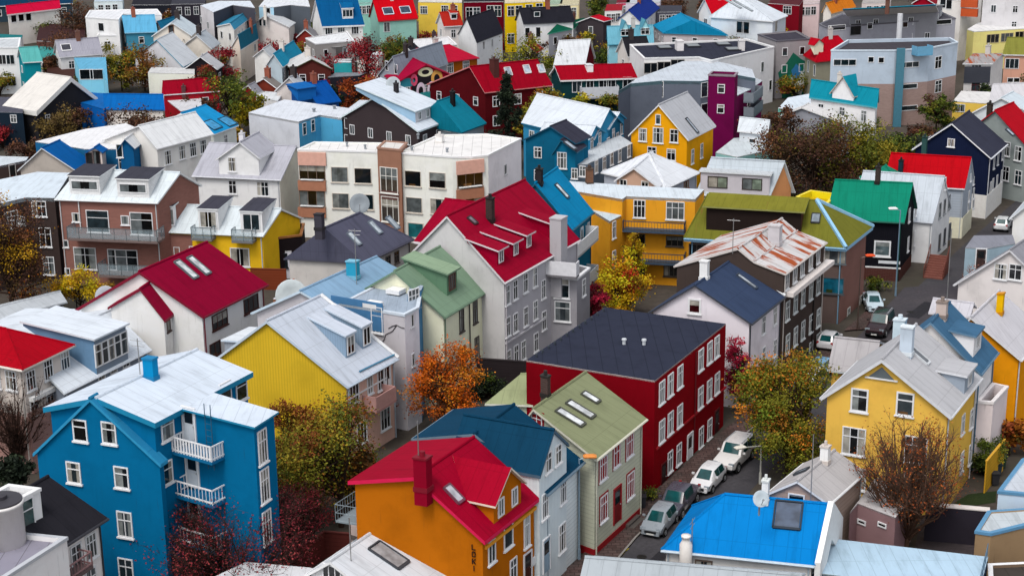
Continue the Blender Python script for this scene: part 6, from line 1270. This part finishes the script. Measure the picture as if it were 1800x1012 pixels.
tree('autumn_tree', 'large brown olive tree between the blue and orange houses', (600, 925), 694, 225, OL_ + ['#6a3a1a', '#7e4a1c'], 27000, .18, clus=120, low=.2, twig=1)
tree('autumn_tree', 'wine red tree by the mustard gable house', (632, 762), 676, 100, RD + ['#7a3a1c'], 9000, .16, clus=60, low=.1)
tree('autumn_tree', 'rust coloured tree against the blue apartment house', (520, 830), 702, 90, ['#6e3a1c', '#5c2418', '#7a5a1c'], 8000, .17, clus=60, low=.15)
tree('bare_tree', 'red berried leafless tree covering the lowest white balcony', (420, 1070), 862, 270, ['#6a2028', '#4a1a20', '#7a3030', '#3a2420'], 12000, .14, 'bare', twig=10, clus=190, trunk='#3c2a26', low=.1)
tree('bare_tree', 'red twigged leafless tree left of the orange cafe house', (520, 985), 845, 130, ['#6a2028', '#5a1a1c', '#4a2a20'], 5000, .14, 'bare', twig=8, clus=70, trunk='#3c2a26', low=.15)
tree('bare_tree', 'broad leafless tree with rusty twig tips before the yellow house', (1592, 965), 734, 182, ['#8a4420', '#94501f', '#6e341c'], 3400, .13, 'bare', twig=12, clus=150, trunk='#5a4438', low=.22, seed=5)
tree('autumn_tree', 'tall brown and gold tree at the left picture edge', (24, 575), 330, 140, BN + ['#a8801a', '#8a4a1a', '#a8801a'], 14000, .19, clus=90, low=.1, twig=3)
tree('autumn_tree', 'yellow orange sapling before the brick terrace', (142, 560), 468, 90, YL, 6000, .17, clus=40, low=.35)
tree('bare_tree', 'leafless tree before the pink grey house at the left edge', (35, 830), 640, 130, ['#4a3026'], 700, .16, 'bare', twig=9, clus=80, trunk='#3a2a24', low=.15)
tree('autumn_tree', 'golden and scarlet tree before the ochre apartments', (1082, 560), 440, 110, YL + ['#b0281c'], 12000, .18, clus=70, low=.05)
tree('autumn_tree', 'scarlet bush beside the tall grey gabled house', (1035, 580), 500, 70, RD, 6000, .18, clus=40, low=.08)
tree('autumn_tree', 'slim golden tree climbing the ochre balcony front', (1112, 520), 400, 45, YL, 4000, .17, clus=36, low=.05)
tree('bush', 'large dark leafless thicket behind the mossy roof building', (1430, 350), 215, 185, BN + OL_[:2], 16000, .27, clus=110, low=.05, twig=3)
tree('autumn_tree', 'olive tree standing over the dark thicket', (1490, 335), 208, 150, OL_[:3] + GR[:1], 14000, .28, clus=70, low=.2)
tree('bare_tree', 'pinkish leafless bush before the white porch house', (1730, 540), 470, 90, ['#a07060', '#8a5a4c'], 500, .16, 'bare', twig=9, clus=60, trunk='#8a6458', low=.15)
tree('hedge_bush', 'dark green hedge behind the yellow house', (1735, 830), 765, 50, GR, 5000, .15, 'bush', clus=40, low=0)
tree('bush', 'low green shrub on the pavement corner of the olive house', (1138, 880), 858, 24, GR, 600, .14, 'bush', clus=16, low=0)
tree('bush', 'green shrub at the brick corner window', (1545, 512), 490, 40, GR, 800, .2, 'bush', clus=20, low=0)
tree('bush', 'dark green shrub against the red block behind the larch', (860, 700), 652, 60, DK + GR[:1], 6000, .16, 'bush', clus=40, low=0)
tree('fir_tree', 'dark fir before the maroon gabled house', (892, 300), 116, 74, DK, 9000, .3, 'conifer', clus=120, low=.05)
tree('fir_tree', 'green fir at the top behind the orange roof', (1470, 40), -2, 22, ['#4a5a1c', '#3c4a1a'], 700, .5, 'conifer', clus=30, low=.05)
FT = [(30, 160, 120, 80, OL_), (90, 150, 95, 50, BN), (130, 120, 58, 110, BN), (80, 62, 15, 90, BN), (90, 20, 2, 70, OL_), (255, 160, 75, 90, ['#7a4a1c', '#5a3a1a', '#6a5a1c']), (215, 160, 95, 60, OL_), (320, 120, 62, 50, ['#8a5a28', '#6e5a3a']), (240, 262, 190, 120, BN), (120, 260, 190, 110, ['#5a4a24', '#4a3a20']), (405, 236, 122, 95, GR + ['#8a8a20']), (385, 150, 82, 70, CRI), (648, 168, 60, 95, CRI), (630, 200, 138, 70, ['#8a3a14', '#6a2c12', '#9c5420']), (548, 150, 106, 60, CRI), (520, 95, 60, 40, CRI), (460, 85, 56, 30, OL_), (760, 66, 12, 90, ['#8a8220', '#6a6a20', '#b09a24']), (715, 118, 66, 60, GR), (940, 160, 62, 110, ['#6a6a1c', '#4a521a', '#8a8420']), (1010, 262, 160, 75, ['#a8961c', '#7a7a1c', '#c0a020']), (948, 264, 150, 70, OL_), (1045, 40, -4, 50, GR), (1120, 15, -6, 50, GR), (1075, 110, 92, 60, GR), (1270, 260, 202, 40, ['#8a3a18', '#6e2c14']), (1240, 30, 0, 40, BN), (1645, 235, 165, 60, GR + BN[:1]), (1735, 92, 58, 80, ['#9a8a24', '#7a6a20', '#a89a30']), (400, 250, 226, 60, ['#a87a1c', '#7a6a1c']), (290, 330, 270, 60, BN), (470, 262, 230, 40, GR), (860, 98, 78, 50, DK), (1185, 22, 4, 60, BN), (1630, 20, -6, 50, BN), (570, 60, 20, 40, GR)]
NM = {id(OL_): 'olive', id(BN): 'dark brown', id(CRI): 'deep crimson', id(GR): 'mossy green', id(DK): 'blackish green'}
PL = ['behind the white house at the left edge', 'by the little white house', 'above the mansard fronted blue house', 'below the rose red roof', 'behind the rose red roof', 'before the sky blue roof', 'beside the mansard fronted blue house', 'before the curved dove grey roof', 'before the long cobalt roof', 'below the black A-frame house', 'right of the raspberry red roof', 'before the charcoal gable', 'right of the round grey tower', 'left of the mural', 'beside the round grey tower', 'left of the white roofed tower house', 'by the turquoise little house', 'below the vermilion roof', 'left of the white flat roof', 'before the golden yellow front', 'below the crimson roofed green house', 'by the dark fir', 'behind the cherry red roof', 'behind the ultramarine roof', 'before the pale blue dormer house', 'below the magenta tower', 'behind the azure hall', 'before the pale blue and tan block', 'before the pale yellow building', 'below the azure roof lights', 'beside the white cross gable house', 'before the sky blue block', 'by the small black roof', 'right of the ultramarine roof', 'behind the grey slab', 'by the deep blue roof']
FT += [(1585, 290, 238, 80, GR), (1622, 275, 222, 70, BN), (1665, 300, 236, 60, OL_), (300, 150, 92, 60, ['#6a5a1c', '#7a4a1c', '#4a3a18']), (165, 175, 118, 70, OL_), (70, 140, 100, 50, BN), (585, 200, 150, 50, DK), (975, 140, 95, 40, GR), (700, 110, 78, 50, OL_), (140, 80, 6, 80, BN), (365, 190, 112, 60, ['#6a2a1c', '#5a2a1a', '#7a3a1c']), (440, 235, 168, 70, ['#a8901c', '#8a7a1c', '#6a6a1c']), (475, 250, 205, 50, ['#5a4a24', '#4a3a20']), (1360, 280, 190, 70, BN), (1600, 310, 235, 90, DK + GR), (1545, 330, 250, 80, BN), (1640, 300, 240, 60, OL_), (1200, 225, 178, 50, GR), (690, 720, 680, 60, ['#6e3a1c', '#5c2418']), (640, 900, 790, 70, ['#5a3a1a', '#4a3a20']), (1775, 800, 735, 60, ['#9a5a1c', '#7a3a1c', '#5a4a1c']), (1405, 800, 700, 70, OL_), (560, 200, 165, 40, BN), (50, 300, 245, 70, BN), (20, 880, 800, 60, DK)]
PL += ['left of the navy gabled roof', 'by the tan apartment wall', 'behind the navy slate roof', 'before the cream arched gable', 'below the lavender grey roof', 'by the weathered turquoise roof', 'behind the white roofed black gable', 'right of the scarlet maroon house', 'beside the white flat roof with chimney', 'before the two tier white house', 'left of the raspberry red roof house', 'among the small gables in the left middle', 'before the white plastered roofs', 'below the plum magenta wing', 'before the tan apartment block', 'behind the emerald roof', 'beside the dark navy gable', 'between ochre gable and curved block', 'under the balcony of the mustard house', 'beside the orange cafe balcony', 'behind the yellow rendered house', 'left of the yellow rendered house', 'by the royal blue cross roof', 'before the cobalt gable', 'behind the white stair drum']
for (x, y, t_, wd, cc), pl in zip(FT, PL):
    nm = NM.get(id(cc), {'#7': 'russet', '#8': 'russet', '#a': 'golden', '#9': 'golden', '#6': 'yellow green', '#5': 'brown'}.get(cc[0][:2], 'mixed'))
    tree('autumn_tree', nm + ' tree crown ' + pl, (x, y), t_, wd, cc, 3200, .34, clus=50, low=.1, trunk='#2e241e')
# ------------------------------------------------------------------ shrubs at the foot of far houses
PALS = [OL_, BN, GR, CRI, DK + GR[:2], ['#7a4a1c', '#5a3a1a', '#6a5a1c'], ['#a8901c', '#7a7020', '#5a5a1c']]; rq = random.Random(31)
for hh in FAR:
    if hh.dist < 235 or 'topmost' in hh.root['label'] or rq.random() < .12: continue
    for f in (list(hh.pl)):
        p0, nn = hh.pl[f]
        if isinstance(hh, Flat): n_ = len(hh.T); a, b = Vector(hh.T[f]), Vector(hh.T[(f + 1) % n_])
        elif f in 'sl': x_ = hh.S if f == 's' else 0; a, b = hh.at(x_, 0, 0), hh.at(x_, 0, hh.L)
        else: e_ = 0 if f == 'f' else hh.L; a, b = hh.at(0, 0, e_), hh.at(hh.S, 0, e_)
        a.z = b.z = 0; mid = a.lerp(b, rq.uniform(.25, .75)); Ln = (b - a).length
        if (CAM - mid).normalized().dot(nn) < .45 or Ln < 4: continue
        q = mid + nn * 1.9; loc = ROT.transposed() @ (q - CAM); px_ = (900 + F * loc.x / -loc.z, 506 - F * loc.y / -loc.z); sc_ = F / -loc.z
        lab = ('leafy shrubs' if rq.random() < .5 else 'autumn shrubs') + ' before the ' + hh.root['label']
        lab = ' '.join(lab.split()[:16])
        while lab.split()[-1] in ('and', 'with', 'of', 'the', 'at', 'by', 'in', 'before', 'on', 'behind', 'above'): lab = lab.rsplit(' ', 1)[0]
        tree('shrub_clump', lab, px_, px_[1] - rq.uniform(3.0, 5.0) * sc_, min(Ln * .9, rq.uniform(5, 9)) * sc_, rq.choice(PALS), 1300, .34, 'bush', clus=34, low=0, cat='shrubs', group='shrubs at the foot of far houses', trunk='#2e241e', seed=rq.randrange(9999)); break
